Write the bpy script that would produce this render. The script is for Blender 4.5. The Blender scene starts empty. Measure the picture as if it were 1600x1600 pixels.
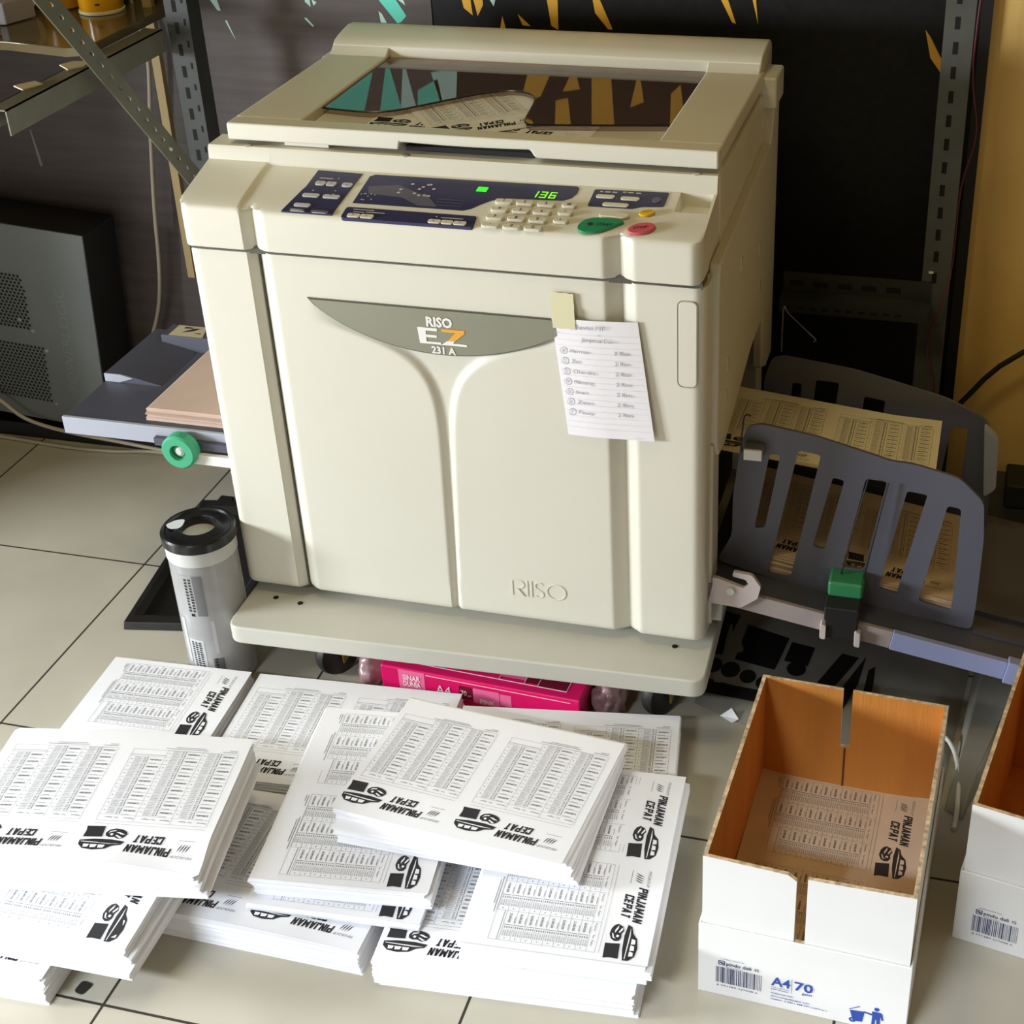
import bpy, bmesh, math, random
from mathutils import Vector, Matrix
R = math.radians
sc = bpy.context.scene
col = sc.collection
# ---------------------------------------------------------------- camera, world, lights, exposure
cd = bpy.data.cameras.new('camera'); cam = bpy.data.objects.new('camera', cd); col.objects.link(cam)
cam.location = (1.26342, -1.34921, 1.37186)
cam.rotation_euler = (1.04538384, 0.02567325, 0.25136132)
cd.sensor_width = 36.0; cd.lens = 52.38975
cd.shift_x = -0.0909956; cd.shift_y = -0.0662300
cd.clip_start = 0.05
sc.camera = cam
w = bpy.data.worlds.new('world'); sc.world = w; w.use_nodes = True
bg = w.node_tree.nodes['Background']
bg.inputs[0].default_value = (1.0, 0.77, 0.41, 1); bg.inputs[1].default_value = 0.13
def area(name, loc, target, sx, sy, power, colr):
    l = bpy.data.lights.new(name, 'AREA'); l.shape = 'RECTANGLE'; l.size = sx; l.size_y = sy
    l.energy = power; l.color = colr
    o = bpy.data.objects.new(name, l); col.objects.link(o); o.location = loc
    o.rotation_euler = (Vector(target)-Vector(loc)).to_track_quat('-Z', 'Y').to_euler()
    return o
area('side_window_light', (-2.05, -1.10, 0.86), (0.7, 0.0, 0.25), 0.8, 0.5, 108, (0.90, 0.955, 1.0))
area('doorway_light', (-0.9, -2.9, 0.50), (0.6, 0.0, 0.25), 1.0, 0.8, 8, (0.93, 0.97, 1.0))
area('overhead_fill_light', (0.35, -0.45, 2.55), (0.5, 0.2, 0.5), 0.5, 0.3, 7.4, (1.0, 0.86, 0.48))  # unseen warm fill added overhead to lift the lid and control slope
area('street_sky_light', (-0.9, -4.3, 3.9), (0.5, -0.3, 0.0), 2.2, 0.35, 350, (0.78, 0.87, 1.0))
sc.view_settings.view_transform = 'Standard'; sc.view_settings.look = 'None'
sc.view_settings.gamma = 1.0; sc.view_settings.use_curve_mapping = False
sc.view_settings.exposure = 0.30
# ---------------------------------------------------------------- materials
MT = {}
def mat(name, c, rough=0.5, metal=0.0, var=0.0, scale=8.0, bump=0.0, bscale=120.0, spec=0.5, trans=0.0, emit=None, stretch=None, coat=0.0, alpha=1.0):
    m = bpy.data.materials.new(name); m.use_nodes = True; nt = m.node_tree
    b = nt.nodes['Principled BSDF']
    c4 = (c[0], c[1], c[2], 1)
    b.inputs['Base Color'].default_value = c4
    b.inputs['Roughness'].default_value = rough; b.inputs['Metallic'].default_value = metal
    b.inputs['Specular IOR Level'].default_value = spec
    b.inputs['Transmission Weight'].default_value = trans; b.inputs['Coat Weight'].default_value = coat
    b.inputs['Alpha'].default_value = alpha
    if emit: b.inputs['Emission Color'].default_value = (*emit[0], 1); b.inputs['Emission Strength'].default_value = emit[1]
    if var or bump:
        tc = nt.nodes.new('ShaderNodeTexCoord'); src = tc.outputs['Object']
        if stretch:
            mp = nt.nodes.new('ShaderNodeMapping'); mp.inputs['Scale'].default_value = stretch
            nt.links.new(src, mp.inputs[0]); src = mp.outputs[0]
    if var:
        n = nt.nodes.new('ShaderNodeTexNoise'); n.inputs['Scale'].default_value = scale; n.inputs['Detail'].default_value = 6
        nt.links.new(src, n.inputs['Vector'])
        r = nt.nodes.new('ShaderNodeValToRGB')
        r.color_ramp.elements[0].position = 0.3; r.color_ramp.elements[1].position = 0.7
        r.color_ramp.elements[0].color = tuple(x*(1-var) for x in c)+(1,)
        r.color_ramp.elements[1].color = tuple(min(1, x*(1+var)) for x in c)+(1,)
        nt.links.new(n.outputs[0], r.inputs[0]); nt.links.new(r.outputs[0], b.inputs['Base Color'])
    if bump:
        n2 = nt.nodes.new('ShaderNodeTexNoise'); n2.inputs['Scale'].default_value = bscale; n2.inputs['Detail'].default_value = 3
        bp = nt.nodes.new('ShaderNodeBump'); bp.inputs['Strength'].default_value = bump; bp.inputs['Distance'].default_value = 0.002
        nt.links.new(src, n2.inputs['Vector']); nt.links.new(n2.outputs[0], bp.inputs['Height']); nt.links.new(bp.outputs[0], b.inputs['Normal'])
    MT[name] = m; return m
def smoke(name, tint, ior, rough, haze=(0.3, 0.15, 0.11), hz=0.0):
    m = bpy.data.materials.new(name); m.use_nodes = True; nt = m.node_tree; nt.nodes.clear()
    o = nt.nodes.new('ShaderNodeOutputMaterial'); mx = nt.nodes.new('ShaderNodeMixShader'); fr = nt.nodes.new('ShaderNodeFresnel')
    t = nt.nodes.new('ShaderNodeBsdfTransparent'); g = nt.nodes.new('ShaderNodeBsdfGlossy')
    fr.inputs[0].default_value = ior; t.inputs[0].default_value = (*tint, 1); g.inputs['Roughness'].default_value = rough
    df = nt.nodes.new('ShaderNodeBsdfDiffuse'); df.inputs[0].default_value = (*haze, 1); m2 = nt.nodes.new('ShaderNodeMixShader'); m2.inputs[0].default_value = hz
    nt.links.new(t.outputs[0], m2.inputs[1]); nt.links.new(df.outputs[0], m2.inputs[2])
    nt.links.new(fr.outputs[0], mx.inputs[0]); nt.links.new(m2.outputs[0], mx.inputs[1]); nt.links.new(g.outputs[0], mx.inputs[2]); nt.links.new(mx.outputs[0], o.inputs[0])
    MT[name] = m
smoke('smoke', (0.90, 0.79, 0.74), 1.7, 0.03, (0.34, 0.20, 0.16), 0.20)
smoke('clear', (0.86, 0.88, 0.87), 1.45, 0.05)
mat('cream', (0.70, 0.682, 0.590), 0.42, var=0.03, scale=3, bump=0.03, bscale=500)
mat('cream_seam', (0.09, 0.08, 0.06), 0.6)
mat('cream_screw', (0.55, 0.53, 0.45), 0.3, metal=0.7)
mat('plate', (0.27, 0.27, 0.21), 0.35, metal=0.35, var=0.04, scale=4)
mat('plate_edge', (0.10, 0.10, 0.08), 0.4)
mat('white_ink', (0.82, 0.82, 0.78), 0.5)
mat('orange_ink', (0.80, 0.38, 0.03), 0.5)
mat('navy', (0.026, 0.026, 0.085), 0.30)
mat('navy_hi', (0.10, 0.10, 0.14), 0.35)
mat('key', (0.66, 0.63, 0.50), 0.45)
mat('key_grey', (0.50, 0.50, 0.50), 0.45)
mat('ink', (0.018, 0.017, 0.020), 0.65)
mat('ink_mid', (0.05, 0.05, 0.055), 0.7)
mat('ink_grey', (0.24, 0.24, 0.25), 0.7)
mat('start', (0.02, 0.26, 0.11), 0.35)
mat('stop', (0.62, 0.11, 0.14), 0.35)
mat('yellow', (0.75, 0.48, 0.03), 0.4)
mat('led', (0.02, 0.30, 0.01), 0.4, emit=((0.03, 1.0, 0.02), 0.9))
mat('led_digit', (0.10, 0.35, 0.01), 0.4, emit=((0.25, 1.0, 0.02), 1.0))
mat('dark_gap', (0.010, 0.010, 0.009), 0.8)
mat('paper', (0.86, 0.86, 0.88), 0.75, var=0.01, scale=20)
mat('newsprint', (0.62, 0.50, 0.37), 0.85, var=0.05, scale=30)
mat('paper_cream', (0.86, 0.79, 0.60), 0.8, var=0.03, scale=20)
mat('newsprint_pink', (0.55, 0.41, 0.34), 0.85, var=0.04, scale=30)
mat('note', (0.84, 0.82, 0.86), 0.8)
mat('note_line', (0.60, 0.60, 0.72), 0.8)
mat('pencil', (0.30, 0.29, 0.36), 0.8)
mat('tape', (0.72, 0.68, 0.46), 0.55)
mat('cart', (0.54, 0.53, 0.46), 0.45, var=0.05, scale=6)
mat('rubber', (0.02, 0.018, 0.015), 0.5)
mat('brass', (0.45, 0.33, 0.05), 0.4, metal=0.5)
mat('steel', (0.45, 0.43, 0.38), 0.3, metal=0.9)
mat('tray', (0.070, 0.072, 0.098), 0.45, var=0.08, scale=6, bump=0.05, bscale=600)
mat('tray_side', (0.36, 0.38, 0.45), 0.5)
mat('guide', (0.105, 0.110, 0.150), 0.45, var=0.06, scale=5, bump=0.04, bscale=500)
mat('rail_pink', (0.33, 0.28, 0.27), 0.45)
mat('hook', (0.55, 0.48, 0.47), 0.45)
mat('rail_lav', (0.27, 0.30, 0.50), 0.45)
mat('green', (0.05, 0.38, 0.20), 0.45)
mat('green_dk', (0.03, 0.20, 0.08), 0.45, var=0.1)
mat('card_white', (0.80, 0.79, 0.77), 0.65, var=0.02, scale=12)
mat('card_brown', (0.60, 0.245, 0.042), 0.8, var=0.10, scale=4, bump=0.25, bscale=60, stretch=(6, 6, 0.4))
mat('card_edge', (0.62, 0.47, 0.30), 0.9, var=0.45, scale=140)
mat('blue_ink', (0.02, 0.07, 0.35), 0.6)
mat('navy_ink', (0.02, 0.03, 0.12), 0.6)
mat('pink_wrap', (0.72, 0.008, 0.13), 0.25, var=0.15, scale=10, coat=0.5)
mat('pink_light', (0.80, 0.16, 0.32), 0.3)
mat('maroon', (0.16, 0.008, 0.025), 0.3)
mat('pink_line', (0.88, 0.66, 0.68), 0.4)
mat('bag_pink', (0.34, 0.20, 0.20), 0.3, var=0.3, scale=25)
mat('tube', (0.36, 0.36, 0.36), 0.25, var=0.12, scale=14, coat=0.4)
mat('tube_white', (0.62, 0.62, 0.59), 0.4)
mat('tube_label', (0.16, 0.16, 0.16), 0.4)
mat('cap', (0.012, 0.012, 0.013), 0.25)
mat('tube_in', (0.42, 0.40, 0.36), 0.5)
mat('blue_white', (0.75, 0.80, 0.85), 0.4)
mat('blk_tray', (0.016, 0.015, 0.013), 0.4, var=0.3, scale=20)
mat('pc', (0.130, 0.148, 0.152), 0.42, var=0.12, scale=5, bump=0.05, bscale=300)
mat('pc_emb', (0.175, 0.195, 0.195), 0.4)
mat('hole', (0.004, 0.004, 0.004), 0.9)
mat('slot_steel', (0.075, 0.080, 0.072), 0.5, var=0.15, scale=20)
mat('slot_dark', (0.026, 0.028, 0.026), 0.5, var=0.2, scale=20)
mat('slot_light', (0.14, 0.14, 0.105), 0.5, var=0.15, scale=20)
mat('shelf', (0.10, 0.075, 0.035), 0.12, var=0.3, scale=4)
mat('can', (0.80, 0.37, 0.01), 0.22, coat=0.6)
mat('amber', (0.62, 0.30, 0.02), 0.25, var=0.1)
mat('tape_roll', (0.55, 0.48, 0.30), 0.5)
mat('grey_box', (0.32, 0.31, 0.36), 0.6, var=0.1)
mat('scrap', (0.50, 0.42, 0.28), 0.8)
mat('cable', (0.42, 0.37, 0.29), 0.5)
mat('cable_blk', (0.012, 0.012, 0.012), 0.5)
mat('cable_red', (0.16, 0.03, 0.05), 0.5)
mat('cable_white', (0.75, 0.76, 0.74), 0.3)
mat('wood', (0.34, 0.25, 0.11), 0.6, var=0.25, scale=8, stretch=(1, 1, 0.1))
mat('wire', (0.45, 0.45, 0.45), 0.3, metal=0.8)
mat('teal', (0.10, 0.62, 0.50), 0.5)
mat('pale', (0.45, 0.68, 0.64), 0.5)
mat('amber_paint', (0.78, 0.42, 0.04), 0.5)
mat('wall_l', (0.090, 0.074, 0.073), 0.5, var=0.16, scale=14, stretch=(0.5, 1, 5), spec=0.3)
mat('wall_r', (0.0075, 0.0075, 0.0078), 0.55, var=0.35, scale=60, spec=0.25)
mat('ply', (0.78, 0.52, 0.17), 0.6, var=0.14, scale=3, spec=0.3)
mat('black', (0.008, 0.007, 0.007), 0.6)
mat('plastic_sheet', (0.29, 0.28, 0.245), 0.22, var=0.25, scale=6, coat=0.4)
mat('bin', (0.030, 0.033, 0.038), 0.45, var=0.15, scale=5)
mat('brown', (0.10, 0.05, 0.015), 0.6)
# tiled floor
def floor_mat():
    m = bpy.data.materials.new('floor_tiles'); m.use_nodes = True; nt = m.node_tree; N = nt.nodes; L = nt.links
    b = N['Principled BSDF']; tc = N.new('ShaderNodeTexCoord'); sp = N.new('ShaderNodeSeparateXYZ'); L.new(tc.outputs['Object'], sp.inputs[0])
    def line(o):
        a = N.new('ShaderNodeMath'); a.operation = 'PINGPONG'; a.inputs[1].default_value = 0.2; L.new(o, a.inputs[0])
        c = N.new('ShaderNodeMath'); c.operation = 'LESS_THAN'; c.inputs[1].default_value = 0.0017; L.new(a.outputs[0], c.inputs[0]); return c.outputs[0]
    mx = N.new('ShaderNodeMath'); mx.operation = 'MAXIMUM'; L.new(line(sp.outputs[0]), mx.inputs[0]); L.new(line(sp.outputs[1]), mx.inputs[1])
    n = N.new('ShaderNodeTexNoise'); n.inputs['Scale'].default_value = 5; n.inputs['Detail'].default_value = 8; L.new(tc.outputs['Object'], n.inputs['Vector'])
    r = N.new('ShaderNodeValToRGB'); r.color_ramp.elements[0].position = 0.35; r.color_ramp.elements[1].position = 0.65
    r.color_ramp.elements[0].color = (0.44, 0.405, 0.32, 1); r.color_ramp.elements[1].color = (0.50, 0.465, 0.375, 1); L.new(n.outputs[0], r.inputs[0])
    mc = N.new('ShaderNodeMix'); mc.data_type = 'RGBA'; L.new(mx.outputs[0], mc.inputs[0]); L.new(r.outputs[0], mc.inputs[6]); mc.inputs[7].default_value = (0.030, 0.022, 0.013, 1)
    L.new(mc.outputs[2], b.inputs['Base Color'])
    rr = N.new('ShaderNodeMath'); rr.operation = 'MULTIPLY_ADD'; L.new(mx.outputs[0], rr.inputs[0]); rr.inputs[1].default_value = 0.6; rr.inputs[2].default_value = 0.22; L.new(rr.outputs[0], b.inputs['Roughness'])
    MT['floor'] = m
floor_mat()
# ---------------------------------------------------------------- helpers
W = {}                                    # world matrix of every object made here
def put(o, parent, M):
    if parent is not None: o.parent = parent; W[o.name] = W[parent.name] @ M
    else: W[o.name] = M
    o.matrix_basis = M
def thing(name, label, cat, loc=(0, 0, 0), rz=0.0, group=None):
    o = bpy.data.objects.new(name, None); col.objects.link(o); o.empty_display_size = 0.05
    put(o, None, Matrix.Translation(loc) @ Matrix.Rotation(rz, 4, 'Z'))
    o['label'] = label; o['category'] = cat
    if group: o['group'] = group
    return o
def tag(o, label, cat, group=None):
    o['label'] = label; o['category'] = cat
    if group: o['group'] = group
    return o
class MB:
    def __init__(s): s.v = []; s.f = []; s.m = []
    def add(s, vs, fs, mi=0):
        k = len(s.v); s.v += [tuple(p) for p in vs]
        for f in fs: s.f.append([i+k for i in f]); s.m.append(mi)
        return s
    def quad(s, a, b, c, d, mi=0): return s.add([a, b, c, d], [(0, 1, 2, 3)], mi)
    def box(s, x0, x1, y0, y1, z0, z1, mi=0, M=None):
        vs = [(x, y, z) for z in (z0, z1) for y in (y0, y1) for x in (x0, x1)]
        if M is not None: vs = [M @ Vector(p) for p in vs]
        return s.add(vs, [(0, 2, 3, 1), (4, 5, 7, 6), (0, 1, 5, 4), (2, 6, 7, 3), (0, 4, 6, 2), (1, 3, 7, 5)], mi)
    def prism(s, poly, axis, a, b, mi=0, M=None):
        # poly: 2-D points in the two other axes; axis 'x': (y,z), 'y': (x,z), 'z': (x,y)
        def P(p, t): return {'x': (t, p[0], p[1]), 'y': (p[0], t, p[1]), 'z': (p[0], p[1], t)}[axis]
        n = len(poly); vs = [P(p, a) for p in poly]+[P(p, b) for p in poly]
        if M is not None: vs = [M @ Vector(p) for p in vs]
        fs = [tuple(range(n))[::-1], tuple(range(n, 2*n))]+[(i, (i+1) % n, n+(i+1) % n, n+i) for i in range(n)]
        return s.add(vs, fs, mi)
    def rings(s, rs, cap=True, mi=0, closed=True):
        n = len(rs[0]); vs = [p for r in rs for p in r]; fs = []
        for k in range(len(rs)-1):
            for i in range(n if closed else n-1):
                j = (i+1) % n; fs.append((k*n+i, k*n+j, (k+1)*n+j, (k+1)*n+i))
        if cap: fs += [tuple(range(n))[::-1], tuple(range((len(rs)-1)*n, len(rs)*n))]
        return s.add(vs, fs, mi)
    def lathe(s, prof, c, axis=(0, 0, 1), n=32, mi=0, cap=True):
        ax = Vector(axis).normalized(); u = ax.orthogonal().normalized(); v = ax.cross(u); c = Vector(c)
        return s.rings([[c+ax*h+(u*math.cos(2*math.pi*i/n)+v*math.sin(2*math.pi*i/n))*r for i in range(n)] for r, h in prof], cap, mi)
    def tube(s, pts, r, n=8, mi=0, sub=4):
        P = [Vector(p) for p in pts]
        if len(P) > 2 and sub > 1:                       # smooth the path
            Q = []
            for i in range(len(P)-1):
                p0, p1, p2, p3 = P[max(i-1, 0)], P[i], P[i+1], P[min(i+2, len(P)-1)]
                for k in range(sub):
                    t = k/sub; Q.append(0.5*((2*p1)+(p2-p0)*t+(2*p0-5*p1+4*p2-p3)*t*t+(3*p1-p0-3*p2+p3)*t**3))
            P = Q+[P[-1]]
        rs = []; up = None
        for i, p in enumerate(P):
            d = (P[min(i+1, len(P)-1)]-P[max(i-1, 0)]).normalized()
            u = d.orthogonal().normalized() if up is None else (up-d*up.dot(d)).normalized(); up = u; v = d.cross(u)
            rs.append([p+(u*math.cos(2*math.pi*k/n)+v*math.sin(2*math.pi*k/n))*r for k in range(n)])
        return s.rings(rs, True, mi)
    def grid(s, rows, mi=0):
        n = len(rows[0]); k = len(rows)
        return s.add([p for r in rows for p in r], [(j*n+i, j*n+i+1, (j+1)*n+i+1, (j+1)*n+i) for j in range(k-1) for i in range(n-1)], mi)
    def flat(s, poly, O, U, V, off=0.0, mi=0):           # filled 2-D polygon(s) on a plane; poly = [outer, hole, ...]
        O, U, V = Vector(O), Vector(U), Vector(V); Nn = U.cross(V).normalized()
        vs, fs = fill(poly); return s.add([O+U*p[0]+V*p[1]+Nn*off for p in vs], fs, mi)
    def text(s, t, O, U, V, h, wid=None, bold=0.0, shear=0.0, off=0.0004, mi=0, align='l'):
        vs, fs, bw = glyphs(t, bold, shear); O, U, V = Vector(O), Vector(U).normalized(), Vector(V).normalized(); Nn = U.cross(V).normalized()
        sx = h/0.7 if wid is None else wid/max(bw, 1e-6); sy = h/0.7; x0 = 0 if align == 'l' else (-bw*sx/2 if align == 'c' else -bw*sx)
        return s.add([O+U*(x0+p[0]*sx)+V*(p[1]*sy)+Nn*off for p in vs], fs, mi)
    def build(s, name, mats, parent=None, bevel=0.0, smooth=0.0, seg=2, recalc=True):
        me = bpy.data.meshes.new(name)
        Mi = W[parent.name].inverted() if parent is not None else Matrix()
        me.from_pydata([tuple(Mi @ Vector(p)) for p in s.v], [], s.f)
        mats = [mats] if isinstance(mats, str) else mats
        for m in mats: me.materials.append(MT[m])
        for p, mi in zip(me.polygons, s.m): p.material_index = mi
        if recalc:
            bm = bmesh.new(); bm.from_mesh(me); bmesh.ops.recalc_face_normals(bm, faces=bm.faces); bm.to_mesh(me); bm.free()
        me.update()
        if smooth:
            for p in me.polygons: p.use_smooth = True
            me.set_sharp_from_angle(angle=R(smooth))
        o = bpy.data.objects.new(name, me); col.objects.link(o); put(o, parent, Matrix())
        if bevel:
            b = o.modifiers.new('bevel', 'BEVEL'); b.width = bevel; b.segments = seg; b.limit_method = 'ANGLE'; b.angle_limit = R(35); b.harden_normals = True
            for p in me.polygons: p.use_smooth = True
            me.set_sharp_from_angle(angle=R(35))
        return o
_g = {}
def glyphs(t, bold, shear):
    k = (t, bold, shear)
    if k not in _g:
        c = bpy.data.curves.new('t', 'FONT'); c.body = t; c.size = 1; c.offset = bold; c.shear = shear; c.resolution_u = 2; c.fill_mode = 'FRONT'
        o = bpy.data.objects.new('t', c); me = bpy.data.meshes.new_from_object(o)
        vs = [(v.co.x, v.co.y) for v in me.vertices]; fs = [tuple(p.vertices) for p in me.polygons]
        x0 = min(v[0] for v in vs); vs = [(v[0]-x0, v[1]) for v in vs]; _g[k] = (vs, fs, max(v[0] for v in vs))
        bpy.data.objects.remove(o); bpy.data.curves.remove(c); bpy.data.meshes.remove(me)
    return _g[k]
def curve2d(polys, ext):
    c = bpy.data.curves.new('p', 'CURVE'); c.dimensions = '2D'; c.fill_mode = 'BOTH'; c.extrude = ext
    for p in polys:
        sp = c.splines.new('POLY'); sp.points.add(len(p)-1); sp.use_cyclic_u = True
        for q, a in zip(sp.points, p): q.co = (a[0], a[1], 0, 1)
    o = bpy.data.objects.new('p', c); me = bpy.data.meshes.new_from_object(o)
    vs = [tuple(v.co) for v in me.vertices]; fs = [tuple(p.vertices) for p in me.polygons]
    bpy.data.objects.remove(o); bpy.data.curves.remove(c); bpy.data.meshes.remove(me); return vs, fs
def fill(polys): return curve2d(polys, 0.0)
def plate(mb, polys, O, U, V, th, mi=0):                 # slab with holes, centred on its plane
    O, U, V = Vector(O), Vector(U).normalized(), Vector(V).normalized(); Nn = U.cross(V).normalized()
    vs, fs = curve2d(polys, th/2); return mb.add([O+U*p[0]+V*p[1]+Nn*p[2] for p in vs], fs, mi)
def rrect(x0, x1, y0, y1, r, n=4):
    out = []
    for cx, cy, a0 in ((x1-r, y1-r, 0), (x0+r, y1-r, 90), (x0+r, y0+r, 180), (x1-r, y0+r, 270)):
        out += [(cx+r*math.cos(R(a0+90*k/n)), cy+r*math.sin(R(a0+90*k/n))) for k in range(n+1)]
    return out
def rpoly(pts, r, n=4):                                  # polygon with rounded corners
    out = []; N = len(pts)
    for i in range(N):
        a, b, c = Vector(pts[i-1]), Vector(pts[i]), Vector(pts[(i+1) % N]); u, v = (a-b), (c-b); d = min(r, u.length*.45, v.length*.45)
        p, q = b+u.normalized()*d, b+v.normalized()*d
        for k in range(n+1):
            t = k/n; out.append(tuple((1-t)**2*p+2*t*(1-t)*b+t*t*q))
    return out
def ell(cx, cy, rx, ry, n=24, a=0.0):
    return [(cx+rx*math.cos(t)*math.cos(a)-ry*math.sin(t)*math.sin(a), cy+rx*math.cos(t)*math.sin(a)+ry*math.sin(t)*math.cos(a)) for t in [2*math.pi*i/n for i in range(n)]]
def struct(o): o['kind'] = 'structure'; return o
def sstep(a, b, x): t = max(0.0, min(1.0, (x-a)/(b-a))); return t*t*(3-2*t)
X3, Y3, Z3 = (1, 0, 0), (0, 1, 0), (0, 0, 1)
# ---------------------------------------------------------------- setting
struct(MB().box(-2.5, 3.5, -3.2, 0.86, -0.03, 0.0).build('floor', 'floor'))
wl = struct(MB().box(-2.5, 0.4045, 0.85, 0.88, 0.0, 2.6).build('wall_back', 'wall_l'))
wr = struct(MB().box(0.4065, 1.27, 0.85, 0.88, 0.0, 2.6).build('wall_back', 'wall_r'))
struct(MB().box(1.252, 3.5, 0.83, 0.87, 0.0, 2.6).build('wall_right', 'ply'))
struct(MB().box(-0.75, 1.25, 0.737, 0.85, 0.0, 0.03).build('baseboard_back', 'black', bevel=0.002))
struct(MB().box(-0.86, -0.75, 0.10, 0.85, 0.0, 2.6).build('shade_wall_left', 'wall_l'))  # unseen wall added to keep the side light off the back-left corner
struct(MB().box(-3.5, 3.5, -2.30, -2.20, 2.08, 3.4).build('shade_lintel_front', 'ply'))  # unseen lintel added to cut the sky light off the duplicator
struct(MB().box(1.236, 1.252, 0.82, 0.85, 0.0, 2.6).build('trim_1', 'black'))
# painted shards on the board
mu = MB()
def shard(pts, mi): mu.add([(p[0], 0.8495, p[1]) for p in pts], [tuple(range(len(pts)))], mi)
for pts, mi in [
    ([(0.018, 0.815), (0.034, 0.822), (0.042, 0.786), (0.036, 0.787)], 1), ([(0.047, 0.770), (0.050, 0.772), (0.061, 0.740), (0.056, 0.750)], 1),
    ([(0.193, 0.815), (0.200, 0.822), (0.201, 0.798), (0.192, 0.806)], 1), ([(0.204, 0.810), (0.212, 0.806), (0.206, 0.800)], 1), ([(0.187, 0.780), (0.191, 0.781), (0.203, 0.768), (0.200, 0.767)], 1),
    ([(0.295, 0.842), (0.330, 0.842), (0.362, 0.790), (0.352, 0.780), (0.346, 0.778)], 0), ([(0.316, 0.796), (0.321, 0.792), (0.328, 0.778), (0.318, 0.778)], 1), ([(0.336, 0.842), (0.350, 0.842), (0.362, 0.806), (0.346, 0.818)], 1),
    ([(0.452, 0.842), (0.468, 0.842), (0.472, 0.795), (0.458, 0.806)], 2), ([(0.470, 0.842), (0.488, 0.838), (0.490, 0.812), (0.480, 0.794)], 2), ([(0.520, 0.796), (0.525, 0.775), (0.515, 0.775)], 2), ([(0.500, 0.822), (0.512, 0.826), (0.507, 0.810)], 1),
    ([(0.590, 0.842), (0.610, 0.842), (0.609, 0.778), (0.598, 0.784)], 2), ([(0.662, 0.842), (0.672, 0.835), (0.695, 0.782), (0.688, 0.782), (0.668, 0.806)], 2), ([(0.545, 0.800), (0.565, 0.782), (0.552, 0.783)], 2),
    ([(0.856, 0.842), (0.868, 0.842), (0.884, 0.798), (0.878, 0.800)], 2), ([(0.906, 0.842), (0.912, 0.842), (0.917, 0.798)], 2),
    ([(1.160, 0.800), (1.168, 0.790), (1.190, 0.752), (1.188, 0.737), (1.170, 0.760)], 2),
    # the same mural higher up, above the picture: seen mirrored in the smoked tray
    ([(0.180, 0.930), (0.265, 0.965), (0.300, 0.860), (0.235, 0.875)], 0), ([(0.240, 1.120), (0.330, 1.140), (0.345, 0.985), (0.290, 1.010)], 0), ([(0.355, 1.050), (0.435, 1.080), (0.405, 0.880), (0.370, 0.900)], 0),
    ([(0.290, 0.985), (0.345, 0.960), (0.322, 0.850)], 0), ([(0.395, 0.870), (0.440, 0.860), (0.425, 0.990)], 1), ([(0.24, 1.26), (0.33, 1.28), (0.40, 1.13), (0.35, 1.12)], 0), ([(0.335, 0.950), (0.365, 0.930), (0.350, 0.850)], 1),
    ([(0.520, 1.050), (0.565, 1.080), (0.560, 0.940), (0.535, 0.930)], 2), ([(0.540, 0.915), (0.575, 0.900), (0.600, 0.850), (0.560, 0.852)], 2), ([(0.580, 1.150), (0.640, 1.160), (0.620, 0.900), (0.600, 0.905)], 2), ([(0.650, 1.180), (0.705, 1.180), (0.690, 0.850), (0.660, 0.850)], 2),
    ([(0.612, 0.890), (0.640, 0.885), (0.632, 0.850)], 2), ([(0.730, 1.120), (0.752, 1.125), (0.748, 0.930)], 2), ([(0.775, 1.160), (0.835, 1.160), (0.800, 0.870), (0.785, 0.885)], 2), ([(0.720, 0.910), (0.742, 0.900), (0.735, 0.850)], 2), ([(0.900, 1.080), (0.925, 1.080), (0.916, 0.900)], 2),
]: shard(pts, mi)
mu.build('painted_mural', ['teal', 'pale', 'amber_paint'], wl)
MB().add([(-0.3640, 0.8496, 0.565), (-0.3615, 0.8496, 0.565), (-0.3530, 0.8496, 0.500), (-0.3590, 0.8496, 0.499)], [(0, 1, 2, 3)]).build('scratch', 'ink_grey', wl)
# ---------------------------------------------------------------- printed flyer sheet (upright: 0.297 wide, 0.21 high)
STROKE = {'P': [(0, 0, 0, 1), (0, .9, .5, .9), (.5, .98, .5, .42), (0, .48, .5, .48)], 'I': [(0, 0, 0, 1)], 'N': [(0, 0, 0, 1), (0, .95, .48, .05), (.48, 0, .48, 1)],
          'J': [(.40, 1, .40, .02), (0, .1, .40, .1), (0, .02, 0, .3)], 'A': [(0, 0, .28, 1), (.28, 1, .56, 0), (.12, .27, .44, .27)], 'M': [(0, 0, 0, 1), (0, .95, .33, .25), (.33, .25, .66, .95), (.66, 1, .66, 0)],
          'C': [(0, .02, 0, .98), (0, .9, .5, .9), (0, .1, .5, .1), (.5, .98, .5, .68), (.5, .02, .5, .32)], 'E': [(0, 0, 0, 1), (0, .9, .46, .9), (0, .5, .40, .5), (0, .1, .46, .1)], 'T': [(.26, 0, .26, 1), (0, .9, .52, .9)]}
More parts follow.
